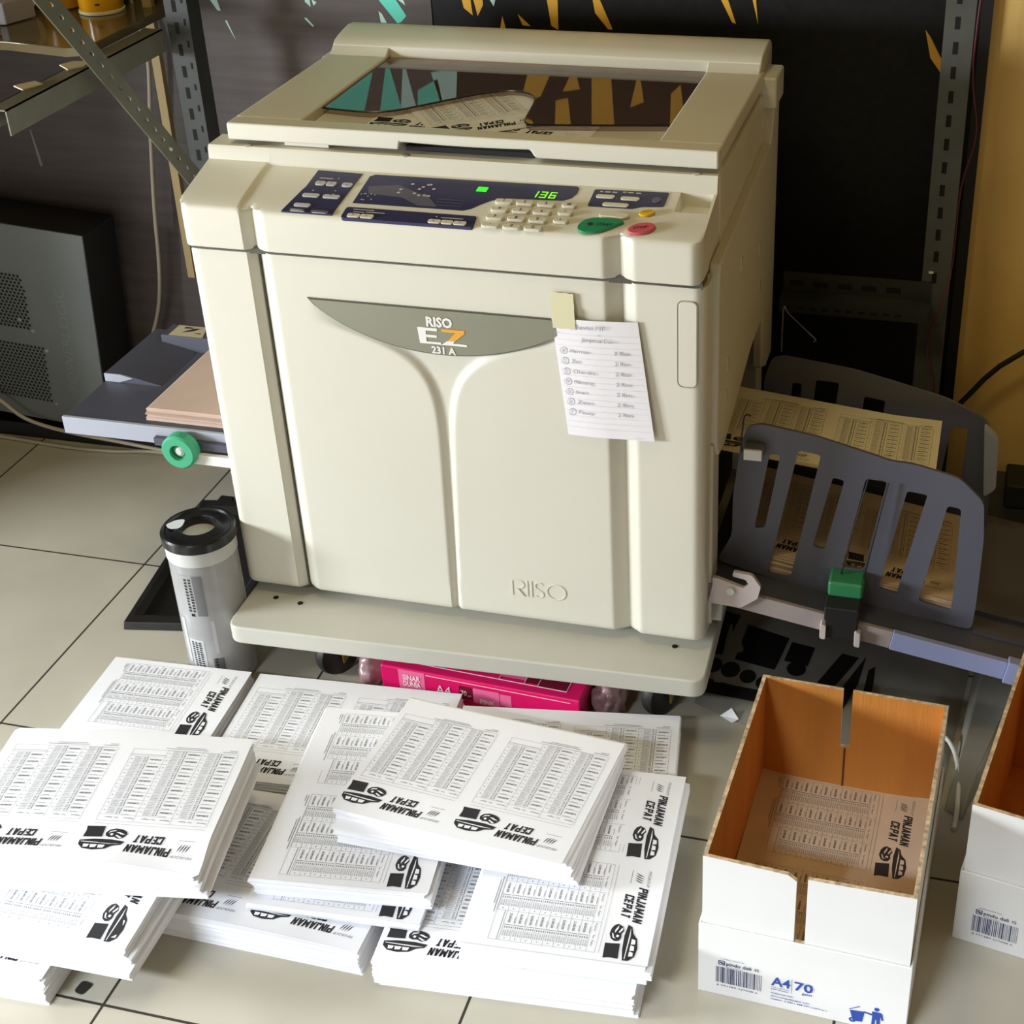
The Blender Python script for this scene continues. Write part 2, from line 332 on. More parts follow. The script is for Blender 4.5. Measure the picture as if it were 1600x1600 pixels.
def flyer(p, ox, rng, kind=0):
    O = (0, 0, 0)
    def rect(x0, x1, y0, y1, mi=0): p.quad((ox+x0, y0, 0), (ox+x1, y0, 0), (ox+x1, y1, 0), (ox+x0, y1, 0), mi)
    def tx(t, x, y, h, wid=None, bold=0.0, shear=0.0, mi=0): p.text(t, (ox+x, y, 0), X3, Y3, h, wid, bold, shear, 0.0, mi)
    def poly(pp, mi=0): p.add([(ox+a, b, 0.0001 if mi == 2 else 0) for a, b in pp], [tuple(range(len(pp)))], mi)
    def block(t, x, y, h):                               # heavy condensed slanted capitals
        th = 0.20; sx = 0.0080
        for ch in t:
            for a, b, c, d in STROKE[ch]:
                a, c = a*1.0, c*1.0; L_ = math.hypot((c-a)*sx/h, d-b) or 1; nx, ny = -(d-b)/L_*th/2, (c-a)*sx/h/L_*th/2
                q4 = [(a*sx/h+nx, b+ny), (a*sx/h-nx, b-ny), (c*sx/h-nx, d-ny), (c*sx/h+nx, d+ny)]
                poly([(x+u*h+0.20*v*h, y+v*h) for u, v in q4])
            x += (max(max(k[0], k[2]) for k in STROKE[ch])+0.34)*sx
    tx('FIFGROUP', 0.014, 0.1905, 0.0034, 0.024, 0, 0.15, 1)
    for k in range(4):                                   # flame mark
        x = 0.0185+k*0.0032; L_ = 0.0022*(1.5-abs(k-1.5))
        poly([(x, 0.1765-L_*0.3), (x+0.0024, 0.1790), (x+0.0040, 0.1825), (x+0.0048, 0.1865+L_*0.4), (x+0.0034, 0.1838), (x+0.0016, 0.1800)], 0)
    rect(0.015, 0.034, 0.1716, 0.1721, 1)
    block('PINJAMAN', 0.0400, 0.1830, 0.0108); block('CEPAT', 0.0515, 0.1690, 0.0108)
    # pick-up, motorcycle and document pictured beside the title
    poly([(0.094, 0.1800), (0.097, 0.1850), (0.106, 0.1875), (0.113, 0.1930), (0.126, 0.1952), (0.138, 0.1938), (0.1445, 0.1880), (0.1450, 0.1815), (0.130, 0.1790), (0.110, 0.1782)])
    for a in ((0.1135, 0.1215), (0.1225, 0.1305), (0.1315, 0.1385)): poly([(a[0], 0.1872), (a[1], 0.1872), (a[1]-0.0008, 0.1920), (a[0]+0.0012, 0.1914)], 2)
    poly([(0.098, 0.1838), (0.143, 0.1832), (0.143, 0.1840), (0.110, 0.1852)], 2)
    poly([(0.1235, 0.1590), (0.1445, 0.1600), (0.1430, 0.1665), (0.1435, 0.1765), (0.1220, 0.1752), (0.1228, 0.1680)])
    poly([(0.0945, 0.1690), (0.0970, 0.1650), (0.1020, 0.1625), (0.1100, 0.1615), (0.1165, 0.1640), (0.1195, 0.1685), (0.1185, 0.1730), (0.1140, 0.1752), (0.1080, 0.1745), (0.1030, 0.1768), (0.0975, 0.1745)])
    for pp_ in ([(0.0965, 0.1700), (0.1040, 0.1668), (0.1080, 0.1672), (0.1010, 0.1702)], [(0.0990, 0.1745), (0.1060, 0.1712), (0.1075, 0.1722), (0.1020, 0.1756)], [(0.1085, 0.1640), (0.1150, 0.1658), (0.1162, 0.1700), (0.1142, 0.1672), (0.1090, 0.1656)], [(0.1100, 0.1700), (0.1128, 0.1690), (0.1140, 0.1715), (0.1112, 0.1728)]):
        p.add([(ox+a, b, 0.0001) for a, b in pp_], [(0, 1, 2, 3) if len(pp_) == 4 else (0, 1, 2, 3, 4)], 2)
    # price table
    T0, T1, X0, X1 = 0.1500, 0.0300, 0.0100, 0.1390; t = 0.00016
    for y in (0.1545, T0, T0-0.0100): rect(X0, X1, y-t, y+t, 1)
    gw = (X1-X0)/3; rh = (T0-0.0100-T1)/9
    n0 = [2, 11, 20]
    for g in range(3):
        gx = X0+g*gw
        for q, (a, ww) in enumerate(((0.002, 0.011), (0.0185, 0.005), (0.026, 0.009))): tx(('Pinjaman', 'Ten', 'Angsur')[q], gx+a, T0-0.0062, 0.0020, ww, 0, 0, 3)
        rect(gx-t, gx+t, T1, T0, 1)
        for r in range(9 if g < 2 else 8):
            y = T0-0.0100-(r+1)*rh
            rect(gx, gx+gw, y-t, y+t, 1); rect(gx+0.0199, gx+0.0205, y+0.0008, y+rh-0.0012, 3)
            tx('%d,000,000' % (n0[g]+r), gx+0.0030, y+rh*0.32, 0.0026, 0.0140, 0.016, 0, 3)
            rect(gx+0.0080, gx+0.0170, y+rh-0.0014, y+rh-0.0008, 1)
            for q in range(4):
                yy = y+rh*(0.13+0.215*q)
                rect(gx+0.0225, gx+0.0250, yy, yy+0.0012, 1)
                tx('%d,%03d,000' % (rng.randint(1, 2), rng.randint(100, 999)), gx+0.0268, yy, 0.0015, 0.0095, 0.01, 0, 1)
            rect(gx+0.0390, gx+0.0402, y+rh*0.4, y+rh*0.52, 1)
    rect(X1-t, X1+t, T1, T0, 1); rect(X0, X1, T1-t, T1+t, 1)
    rect(X0+2*gw, X1, T1+rh*0.75, T1+rh*0.80, 1)
    for a, b, y in ((0.012, 0.030, 0.0262), (0.048, 0.100, 0.0262), (0.012, 0.022, 0.0236), (0.052, 0.088, 0.0236)): rect(a, b, y, y+0.0008, 1)
rng = random.Random(3)
PR = MB(); flyer(PR, 0.0, rng); flyer(PR, 0.1485, rng)
def sheet_map(cx, cy, yaw, kind):
    a = R(yaw+(180 if kind == 'L' else -90)); c, s = math.cos(a), math.sin(a)
    return lambda u, v: (cx+c*(u-0.1485)-s*(v-0.105), cy+s*(u-0.1485)+c*(v-0.105))
def corner(which, x, y, yaw, kind):
    wx, wy = (0.297, 0.21) if kind == 'L' else (0.21, 0.297); sx = 1 if which[1] == 'L' else -1; sy = 1 if which[0] == 'F' else -1
    a = R(yaw); dx, dy = sx*wx/2, sy*wy/2
    return x+math.cos(a)*dx-math.sin(a)*dy, y+math.sin(a)*dx+math.cos(a)*dy
def print_on(parent, mp, zf, name='print', mats=('ink', 'ink_grey', 'paper', 'ink_mid')):
    q = MB(); q.v = [(*mp(v[0], v[1]), zf(v[0], v[1])+0.0005+v[2]) for v in PR.v]; q.f = PR.f; q.m = PR.m
    return q.build(name, list(mats), parent, recalc=False)
G_ST = 'stacks of printed flyers on the floor'
def stack(label, ref, x, y, yaw, kind, z0, z1, seed, curl=None, fan=0.0, jit=0.0012, bund=0.0035, mats=('paper',), pr=True, group=G_ST, name='paper_stack', cat='paper stack'):
    cx, cy = corner(ref, x, y, yaw, kind); rg = random.Random(seed)
    t = thing(name, label, cat, (cx, cy, z0), 0, group)
    curl = curl or (lambda u, v: 0.0)
    NU, NV = 24, 16; us = [0.297*i/NU for i in range(NU+1)]; vs = [0.21*i/NV for i in range(NV+1)]
    per = [(u, 0.0) for u in us[:-1]]+[(0.297, v) for v in vs[:-1]]+[(u, 0.21) for u in us[:0:-1]]+[(0.0, v) for v in vs[:0:-1]]
    n = max(6, int((z1-z0)/0.0016)); mb = MB(); rs = []; bo = (0, 0, 0); left = 0
    for k in range(n+1):
        fr = k/n
        if left <= 0: bo = (rg.uniform(-bund, bund), rg.uniform(-bund, bund), rg.uniform(-0.8, 0.8)); left = rg.randint(3, 8)
        left -= 1
        dx, dy, dr = (bo[0]+rg.uniform(-jit, jit), bo[1]+rg.uniform(-jit, jit), bo[2]*0.6+fan*(1-fr)) if k < n else (0, 0, 0)
        mp = sheet_map(cx+dx, cy+dy, yaw+dr, kind)
        rs.append([(*mp(u, v), z0+(z1-z0)*fr+curl(u, v)*fr) for u, v in per])
    mb.rings(rs, False)
    N = len(per); mb.f.append(list(range(N))[::-1]); mb.m.append(0)
    mp = sheet_map(cx, cy, yaw, kind)
    mb.build('paper_block', list(mats), t, smooth=25)
    top = MB().grid([[(*mp(u, v), z1+0.0002+curl(u, v)) for u in us] for v in vs]).build('top_sheet', list(mats), t, smooth=60, recalc=False)
    if pr: print_on(top, mp, lambda u, v: z1+curl(u, v)+0.0002)
    return t
# ---------------------------------------------------------------- duplicator
mach = thing('duplicator', 'cream digital duplicator with smoked lid tray and grey crescent badge, standing on low castor cart', 'duplicator', (0.632, 0.45, 0.14))
def groove(x, k=1.0):                                    # V grooves and round corners of the front
    d = 0.0
    if 0.382 < x < 0.414: d = 0.012*k*((x-0.382)/0.012 if x < 0.394 else max(0, 1-(x-0.394)/0.020)**1.5)
    if 0.843 < x < 0.880: d = 0.012*k*((x-0.843)/0.019 if x < 0.862 else (1-(x-0.862)/0.018 if x < 0.880 else 0))
    return d
def endr(x, a, b, r=0.016):
    if x < a+r: return r-math.sqrt(max(0, r*r-(a+r-x)**2))
    if x > b-r: return r-math.sqrt(max(0, r*r-(x-b+r)**2))
    return 0.0
XS = sorted(set([round(0.299+0.0025*i, 5) for i in range(267)]+[0.2985, 0.2993, 0.3005, 0.3935, 0.3945, 0.862, 0.9655, 0.9647, 0.9635, 0.9620]))
XS = [x for x in XS if 0.2985 <= x <= 0.9655]
def funnel(x, z):
    xc = 0.618+0.012*(z-0.14)/0.40; e = 0.013*math.exp((z-0.497)/0.0278)
    wv = 0.0075+0.0050*(z-0.14)/0.36+e; dw = 0.014+e/0.0278
    if z > 0.60: return 0.0
    t = abs(x-0.6325)/0.176
    if t >= 1 or z > 0.6035-0.0635*(1-t*t)**0.8+0.004: return 0.0
    d = (wv-abs(x-xc))/math.sqrt(1+dw*dw)
    if d < 0: return 0.0
    return 0.0060*(1-sstep(0.70, 1.0, t))*sstep(0.0, 1.0, d/min(0.012, max(0.0085, wv)))
def yfront(x, z):
    zb, zt = 0.143, 0.6575
    b = 0.0
    if z < zb+0.010: b = 0.010-math.sqrt(max(0, 1e-4-(zb+0.010-z)**2))
    return 0.21+groove(x)+endr(x, 0.2985, 0.9655)+funnel(x, z)+b*0.6
ZS = [0.143, 0.1435, 0.1445, 0.146, 0.149, 0.153]+[0.158+0.004*i for i in range(76)]+[0.4605+0.0022*i for i in range(90)]
ZS = [z for z in ZS if z < 0.657]+[0.6575]
door = MB()
rows = [[(x, yfront(x, z), z) for x in XS] for z in ZS]
rows = [[(0.2985, 0.285, z)]+r+[(0.9655, 0.262, z)] for r, z in zip(rows, ZS)]
rows.insert(0, [(p[0], 0.262, 0.143) for p in rows[0]]); rows.append([(p[0], 0.262, 0.6575) for p in rows[-1]])
door.grid(rows)
dr = door.build('front_door', 'cream', mach, smooth=30)
MB().box(0.3925, 0.3945, 0.219, 0.224, 0.144, 0.657).build('door_gap', 'cream_seam', mach)
# moulded RISO wordmark at the foot of the door
emb = MB()
def ring(mb, cx, cz, rx, rz, wd, y, a0=0, a1=360, n=28):
    A = [R(a0+(a1-a0)*i/n) for i in range(n+1)]
    for i in range(n):
        o = [(cx+rx*math.cos(a), cz+rz*math.sin(a)) for a in (A[i], A[i+1])]; q = [(cx+(rx-wd)*math.cos(a), cz+(rz-wd)*math.sin(a)) for a in (A[i], A[i+1])]
        mb.prism([o[0], o[1], q[1], q[0]], 'y', y-0.0004, y+0.002)
def bar(mb, x0, x1, z0, z1, y): mb.prism([(x0, z0), (x1, z0), (x1, z1), (x0, z1)], 'y', y-0.0004, y+0.002)
ye = 0.2095; zb = 0.183; h = 0.026
bar(emb, 0.7010, 0.7028, zb, zb+h, ye); ring(emb, 0.711, zb+h*0.72, 0.0085, h*0.28, 0.0018, ye, -90, 90); bar(emb, 0.7028, 0.711, zb+h-0.0018, zb+h, ye)
emb.prism([(0.7085, zb+h*0.46), (0.7105, zb+h*0.46), (0.7195, zb), (0.7172, zb)], 'y', ye-0.0012, ye+0.002)
bar(emb, 0.7225, 0.7243, zb, zb+h, ye); bar(emb, 0.7285, 0.7303, zb, zb+h, ye)
ring(emb, 0.7400, zb+h*0.75, 0.0065, h*0.25, 0.0018, ye, 30, 270); ring(emb, 0.7400, zb+h*0.25, 0.0065, h*0.25, 0.0018, ye, -150, 90)
ring(emb, 0.7640, zb+h*0.5, 0.0140, h*0.5, 0.0018, ye)
emb.build('embossed_wordmark', 'cream', dr)
# crescent badge
def arc(xa, xb, zc, sag, n=40): return [(xa+(xb-xa)*i/n, zc-sag*(1-(2*i/n-1)**2)**0.80) for i in range(n+1)]
bd = MB(); bd.prism(arc(0.4565, 0.8085, 0.6035, 0.0635), 'y', 0.2085, 0.218); bdo = bd.build('badge_frame', 'plate_edge', dr)
bd = MB(); bd.prism(arc(0.4605, 0.8065, 0.6020, 0.0600), 'y', 0.2070, 0.216); bdo = bd.build('badge', 'plate', dr)
tb = MB(); yb = 0.2067
tb.text('RISO', (0.6145, yb, 0.5800), X3, Z3, 0.0125, 0.034, 0.04)
tb.prism([(0.602, 0.5775), (0.628, 0.5775), (0.628, 0.5735), (0.613, 0.5735), (0.613, 0.5680), (0.627, 0.5680), (0.627, 0.5645), (0.613, 0.5645), (0.613, 0.5585), (0.632, 0.5585), (0.632, 0.5555), (0.604, 0.5555)], 'y', yb-0.0004, yb)
tb.text('231 A', (0.6185, yb, 0.5430), X3, Z3, 0.0095, 0.032, 0.035)
tb.prism([(0.632, 0.5555), (0.666, 0.5555), (0.666, 0.5585), (0.648, 0.5585), (0.650, 0.5615), (0.641, 0.5615)], 'y', yb-0.0004, yb)
tb.prism([(0.641, 0.5615), (0.650, 0.5615), (0.664, 0.5735), (0.664, 0.5775), (0.634, 0.5775), (0.634, 0.5735), (0.652, 0.5735)], 'y', yb-0.0004, yb, 1)
tb.build('badge_lettering', ['white_ink', 'orange_ink'], dr)
# finger grip on the right end of the door
MB().prism(rrect(0.9320, 0.9545, 0.528, 0.640, 0.006), 'y', 0.2092, 0.2135).build('finger_grip', 'cream', dr, bevel=0.0010)
MB().tube([(x, 0.2096, z) for x, z in rrect(0.9310, 0.9550, 0.527, 0.641, 0.007)]+[(0.9550, 0.2096, 0.634)], 0.0006, 6, sub=1).build('grip_outline', 'plate', dr)
# body behind the door
body = MB()
body.box(0.304, 0.962, 0.312, 0.69, 0.44, 0.7605); body.box(0.304, 0.962, 0.240, 0.32, 0.44, 0.662); body.box(0.304, 0.925, 0.235, 0.69, 0.15, 0.445)
body.box(0.920, 0.9620, 0.235, 0.300, 0.15, 0.445); body.box(0.920, 0.9620, 0.645, 0.69, 0.15, 0.445)
body.box(0.312, 0.979, 0.632, 0.700, 0.74, 0.784)
body.build('body', 'cream', mach, bevel=0.004)
MB().box(0.9245, 0.9265, 0.302, 0.643, 0.155, 0.438).build('paper_exit', 'dark_gap', mach)
sp = MB(); sp.prism([(0.248, 0.655), (0.248, 0.43), (0.262, 0.405), (0.300, 0.400), (0.500, 0.442), (0.60, 0.442), (0.60, 0.36), (0.645, 0.34), (0.697, 0.34), (0.697, 0.783), (0.660, 0.783), (0.650, 0.720), (0.630, 0.692), (0.255, 0.672)], 'x', 0.960, 0.974)
spo = sp.build('side_cover', 'cream', mach, bevel=0.003)
for y, z in ((0.40, 0.60), (0.55, 0.56), (0.56, 0.50), (0.31, 0.50), (0.30, 0.46)): MB().box(0.9735, 0.9755, y, y+0.003, z, z+0.020).build('side_cover_clip', 'cream_screw', spo)
low = MB(); low.prism([(0.245, 0.150), (0.285, 0.150), (0.285, 0.400), (0.245, 0.430)], 'x', 0.960, 0.9695); low.build('hinge_cover', 'cream', mach, bevel=0.002)
lt = MB(); lt.prism(rpoly([(0.262, 0.142), (0.292, 0.142), (0.292, 0.168), (0.275, 0.166)], 0.006), 'x', 0.966, 0.980); lt.build('door_catch', 'tube_white', mach, bevel=0.002)
# upper cover with the sloped control panel
def ycov(x): return 0.205+groove(x, 0.9)+endr(x, 0.2980, 0.9600, 0.014)
SL = (0.741-0.716)/(0.30-0.205)
def zsl(y): return 0.716+SL*(y-0.205)
XC = [x for x in XS if 0.2985 <= x <= 0.9595]; XC = [0.2980]+XC+[0.9600]
def ridge(x): return 0.0022 if x < 0.379 else (0.0022*(1-(x-0.379)/0.006) if x < 0.385 else 0.0)
rows = []
rows.append([(x, 0.31, 0.6625) for x in XC])
rows.append([(x, ycov(x)+0.001, 0.6625) for x in XC])
for z, dy in ((0.664, 0.0), (0.690, 0.0), (0.708, 0.0), (0.7115, 0.0006), (0.7140, 0.002)): rows.append([(x, ycov(x)+dy, z+ridge(x)*max(0, (z-0.70)/0.014)) for x in XC])
for y in (0.2095, 0.215, 0.222, 0.235, 0.26, 0.285, 0.2985):
    k = max(0.0, 1-(y-0.2095)/0.012)
    rows.append([(x, max(y, ycov(x)*k+y*(1-k)) if k > 0 else y, zsl(y)+ridge(x)-0.0015*k) for x in XC])
rows.append([(x, 0.3005, 0.7435) for x in XC]); rows.append([(x, 0.3025, 0.7575) for x in XC]); rows.append([(x, 0.3050, 0.7610) for x in XC]); rows.append([(x, 0.345, 0.7615) for x in XC])
cv = MB(); yr = [sum(p[1] for p in r)/len(r) for r in rows]; nX = len(XC); vv_ = [p for r in rows for p in r]; ff_ = []
for j in range(len(rows)-1):
    for i in range(nX-1):
        if 0.2599 < yr[j] and yr[j+1] < 0.2990 and 0.9149 <= XC[i] and XC[i+1] <= 0.9576: continue      # opening of the clip dish
        ff_.append((j*nX+i, j*nX+i+1, (j+1)*nX+i+1, (j+1)*nX+i))
cv.add(vv_, ff_)
dxs = [x for x in XC if 0.9149 <= x <= 0.9576]; D0, D1 = dxs[0], dxs[-1]
for i in (0, -1): cv.add([r[i] for r in rows], [tuple(range(len(rows)))])
cover = cv.build('upper_cover', 'cream', mach, smooth=32)
MB().box(0.303, 0.9605, 0.213, 0.262, 0.6555, 0.6645).build('cover_seam', 'cream_seam', mach)
ck = 1/math.hypot(1, SL); CU = Vector((1, 0, 0)); CV = Vector((0, ck, SL*ck)); CN = CU.cross(CV)
def CP(u, v, h=0.0): return Vector((u, 0.205, 0.716))+CV*v+CN*h
CO = Vector((0, 0.205, 0.716))
def cslab(mb, poly, h0, h1, mi=0):
    n = len(poly); vs = [CP(a, b, h0) for a, b in poly]+[CP(a, b, h1) for a, b in poly]
    mb.add(vs, [tuple(range(n))[::-1], tuple(range(n, 2*n))]+[(i, (i+1) % n, n+(i+1) % n, n+i) for i in range(n)], mi)
def cpart(name, poly, h0, h1, m, bevel=0.0, parent=mach):
    q = MB(); cslab(q, poly, h0, h1); return q.build(name, m, parent, bevel=bevel)
keyb = 0.0012
# left touch panel
lp = cpart('settings_panel', [(0.4380, 0.0035), (0.5045, 0.0035), (0.5130, 0.0905), (0.4525, 0.0920), (0.4500, 0.0560), (0.4475, 0.0480)], -0.004, 0.0006, 'navy')
for a in ((0.4600, 0.4735, 0.0600, 0.0680), (0.4745, 0.4880, 0.0600, 0.0680), (0.4955, 0.5095, 0.0600, 0.0680), (0.4530, 0.4755, 0.0345, 0.0415), (0.4800, 0.5025, 0.0345, 0.0415), (0.4500, 0.4720, 0.0140, 0.0205), (0.4490, 0.4700, 0.0040, 0.0075), (0.4770, 0.4990, 0.0040, 0.0075)):
    cpart('panel_button', rrect(*a, 0.0030), 0.0, 0.0022, 'key_grey', 0.0006, lp)
mk = MB()
for t, u, v, hh in (('<', 0.4650, 0.0620, 0.004), ('>', 0.4800, 0.0620, 0.004), ('o', 0.5010, 0.0622, 0.004), ('^', 0.4890, 0.0365, 0.004)): mk.text(t, CP(u, v, 0.0023), CU, CV, hh)
mk.build('panel_marking', 'ink', lp); mq = MB()
for u0, u1, v in ((0.4610, 0.4790, 0.0745), (0.4850, 0.4870, 0.0760), (0.4610, 0.4640, 0.0480), (0.4900, 0.4925, 0.0500), (0.4900, 0.4930, 0.0430)): mq.quad(CP(u0, v, .0009), CP(u1, v, .0009), CP(u1, v+.0016, .0009), CP(u0, v+.0016, .0009), 1)
mq.build('panel_caption', ['ink', 'key_grey'], lp)
# display window
disp = [(0.5220, 0.0298), (0.6640, 0.0300), (0.6730, 0.0350), (0.6800, 0.0430), (0.6900, 0.0520), (0.7000, 0.0580), (0.7120, 0.0608), (0.7790, 0.0635), (0.7880, 0.0690), (0.7930, 0.0800), (0.7930, 0.0900), (0.7900, 0.0935), (0.5300, 0.0905), (0.5240, 0.0860)]
dp = cpart('display_window', disp, -0.004, 0.0006, 'navy')
cpart('display_led', [(0.6680, 0.0700), (0.6810, 0.0700), (0.6816, 0.0790), (0.6690, 0.0790)], 0.0, 0.0012, 'led', 0, dp)
dg = MB()
SEG = {'1': 'bc', '3': 'abgcd', '6': 'afgedc'}
for i, ch in enumerate('136'):
    u0, v0, ww, hh = 0.7370+i*0.0115, 0.0655, 0.0082, 0.0125; lw = 0.0016
    S = {'a': (0, ww, hh-lw, hh), 'd': (0, ww, 0, lw), 'g': (0, ww, hh/2-lw/2, hh/2+lw/2), 'b': (ww-lw, ww, hh/2, hh), 'c': (ww-lw, ww, 0, hh/2), 'f': (0, lw, hh/2, hh), 'e': (0, lw, 0, hh/2)}
    for c in SEG[ch]:
        a = S[c]; sh = 0.12
        dg.add([CP(u0+p+sh*q, v0+q, 0.001) for p, q in ((a[0], a[2]), (a[1], a[2]), (a[1], a[3]), (a[0], a[3]))], [(0, 1, 2, 3)])
dg.build('counter_digits', 'led_digit', dp)
di = MB(); rg = random.Random(5)
cslabp = [(0.5300, 0.0650), (0.5680, 0.0720), (0.6150, 0.0500), (0.6300, 0.0330), (0.6050, 0.0330), (0.5800, 0.0470), (0.5350, 0.0500)]
di.add([CP(a, b, 0.0008) for a, b in cslabp], [tuple(range(len(cslabp)))], 0)
for k in range(13):
    u, v = 0.572+rg.uniform(0, 0.045), 0.050+rg.uniform(0, 0.028); di.add([CP(a, b, 0.001) for a, b in ell(u, v, 0.0024, 0.0020, 8)], [tuple(range(8))], 1)
for k in range(9):
    u, v = 0.527+rg.uniform(0, 0.018), 0.034+rg.uniform(0, 0.016); di.add([CP(a, b, 0.001) for a, b in ell(u, v, 0.0011, 0.0011, 6)], [tuple(range(6))], 1)
for v in (0.036, 0.042, 0.048): di.quad(CP(0.625, v, .001), CP(0.660, v, .001), CP(0.660, v+.0014, .001), CP(0.625, v+.0014, .001), 0)
di.build('display_diagram', ['navy_hi', 'key_grey'], dp)
lb = cpart('mode_panel', rpoly([(0.5175, -0.0010), (0.6855, -0.0010), (0.6850, 0.0205), (0.5178, 0.0210)], 0.004), -0.004, 0.0006, 'navy')
for a in ((0.5250, 0.5415), (0.5420, 0.5590), (0.6285, 0.6445), (0.6450, 0.6600), (0.6605, 0.6765)): cpart('panel_button', rrect(a[0], a[1], 0.0005, 0.0075, 0.0025), 0.0, 0.0022, 'key', 0.0006, lb)
mk = MB()
for t, u in (('<', 0.5310), ('>', 0.5480), ('<', 0.6340), ('-', 0.6510), ('>', 0.6670)): mk.text(t, CP(u, 0.0020, 0.0023), CU, CV, 0.004)
mk.build('panel_marking', 'ink', lb); mq = MB()
for u0, u1, v in ((0.5300, 0.5440, 0.0110), (0.5460, 0.5700, 0.0120), (0.6420, 0.6700, 0.0120), (0.5280, 0.5550, 0.0160), (0.6350, 0.6370, 0.0130)): mq.quad(CP(u0, v, .0009), CP(u1, v, .0009), CP(u1, v+.0014, .0009), CP(u0, v+.0014, .0009), 1)
mq.build('panel_caption', ['ink', 'key_grey'], lb)
# keypad
for r, row in enumerate(('123', '456', '789', '*0C')):
    for c, ch in enumerate(row):
        u, v = 0.6990+0.0262*c-0.0010*r, 0.0505-0.0160*r
        k = cpart('keypad_key', rrect(u, u+0.0225, v-0.0042, v+0.0042, 0.0038), 0.0, 0.0045, 'key', 0.0012)
        MB().text(ch, CP(u+0.0112, v-0.0022, 0.0046), CU, CV, 0.0045, None, 0.02, align='c').build('key_digit', 'ink', k)
for u, v, ch in ((0.7815, 0.0515, 'M'), (0.7805, 0.0365, '^'), (0.7790, 0.0205, '+')):
    k = cpart('keypad_key', rrect(u, u+0.0185, v-0.0040, v+0.0040, 0.0038), 0.0, 0.0045, 'key', 0.0012)
    MB().text(ch, CP(u+0.0092, v-0.0022, 0.0046), CU, CV, 0.004, None, 0.02, align='c').build('key_digit', 'ink', k)
stb = cpart('start_button', rpoly([(0.8105, 0.0140), (0.8160, 0.0260), (0.8290, 0.0318), (0.8590, 0.0300), (0.8640, 0.0270), (0.8500, 0.0140), (0.8330, 0.0030), (0.8200, 0.0010), (0.8120, 0.0060)], 0.006), 0.0, 0.0040, 'start', 0.0012)
q = MB(); q.text('START', CP(0.8320, 0.0150, 0.0042), CU, CV, 0.0050, 0.0200, 0.02, 0.2); q.add([CP(a, b, 0.0043) for a, b in ((0.8210, 0.0170), (0.8250, 0.0130), (0.8290, 0.0170), (0.8250, 0.0210))], [(0, 1, 2, 3)]); q.build('start_mark', 'ink', stb)
cpart('proof_button', rpoly([(0.8300, 0.0350), (0.8610, 0.0335), (0.8680, 0.0380), (0.8650, 0.0445), (0.8330, 0.0440)], 0.004), 0.0, 0.0040, 'key', 0.0012)
so = cpart('stop_button', [(a, b) for a, b in ell(0.8862, 0.0175, 0.0165, 0.0098, 28, 0.42)], 0.0, 0.0040, 'stop', 0.0012)
MB().text('STOP', CP(0.8770, 0.0130, 0.0042), (CU+CV*0.25).normalized(), CV, 0.0042, 0.0165, 0.02).build('stop_mark', 'maroon', so)
yb_ = cpart('reset_button', [(a, b) for a, b in ell(0.8858, 0.0478, 0.0095, 0.0058, 22, 0.35)], 0.0, 0.0040, 'yellow', 0.0010)
MB().text('RESET', CP(0.8810, 0.0460, 0.0042), (CU+CV*0.2).normalized(), CV, 0.0026, 0.0100).build('reset_mark', 'brown', yb_)
rp = cpart('job_panel', rpoly([(0.8115, 0.0560), (0.8660, 0.0565), (0.8760, 0.0617), (0.9025, 0.0647), (0.9034, 0.0935), (0.8125, 0.0905)], 0.003), -0.004, 0.0006, 'navy')
for a in ((0.8175, 0.8405, 0.0730, 0.0795), (0.8480, 0.8710, 0.0720, 0.0785), (0.8290, 0.8610, 0.0580, 0.0645)): cpart('panel_button', rrect(*a, 0.003), 0.0, 0.0022, 'key', 0.0006, rp)
cpart('panel_button', [(a, b) for a, b in ell(0.8915, 0.0765, 0.0055, 0.0055, 20)], 0.0, 0.0016, 'navy_hi', 0.0005, rp)
mk = MB()
for u0, u1, v in ((0.8200, 0.8240, 0.0850), (0.8260, 0.8330, 0.0850), (0.8350, 0.8410, 0.0850), (0.8480, 0.8520, 0.0865), (0.8540, 0.8610, 0.0865), (0.8640, 0.8700, 0.0865)): mk.quad(CP(u0, v, .0009), CP(u1, v, .0009), CP(u1, v+.0025, .0009), CP(u0, v+.0025, .0009))
mk.build('panel_marking', 'key_grey', rp)
# clip recess in the slope: a shallow dish let into the cover
dish = MB(); ya, yb2 = 0.26, 0.2985
tp_ = [(D0, ya, zsl(ya)), (D1, ya, zsl(ya)), (D1, yb2, zsl(yb2)), (D0, yb2, zsl(yb2))]
bt_ = [(D0+0.006, ya+0.004, zsl(ya)-0.004), (D1-0.004, ya+0.004, zsl(ya)-0.004), (D1-0.004, yb2-0.003, zsl(yb2)-0.016), (D0+0.006, yb2-0.003, zsl(yb2)-0.016)]
dish.add(tp_+bt_, [(0, 1, 5, 4), (1, 2, 6, 5), (2, 3, 7, 6), (3, 0, 4, 7), (4, 5, 6, 7)])
dish.build('clip_dish', 'cream', mach, recalc=False)
for u in (0.3524, 0.5660, 0.9341):
    MB().lathe([(0.0052, 0), (0.0058, 0.0012), (0.0040, 0.0022), (0.0012, 0.0022)], (u, 0.3085, 0.7610)).build('cover_screw', 'cream_screw', cover, smooth=40)
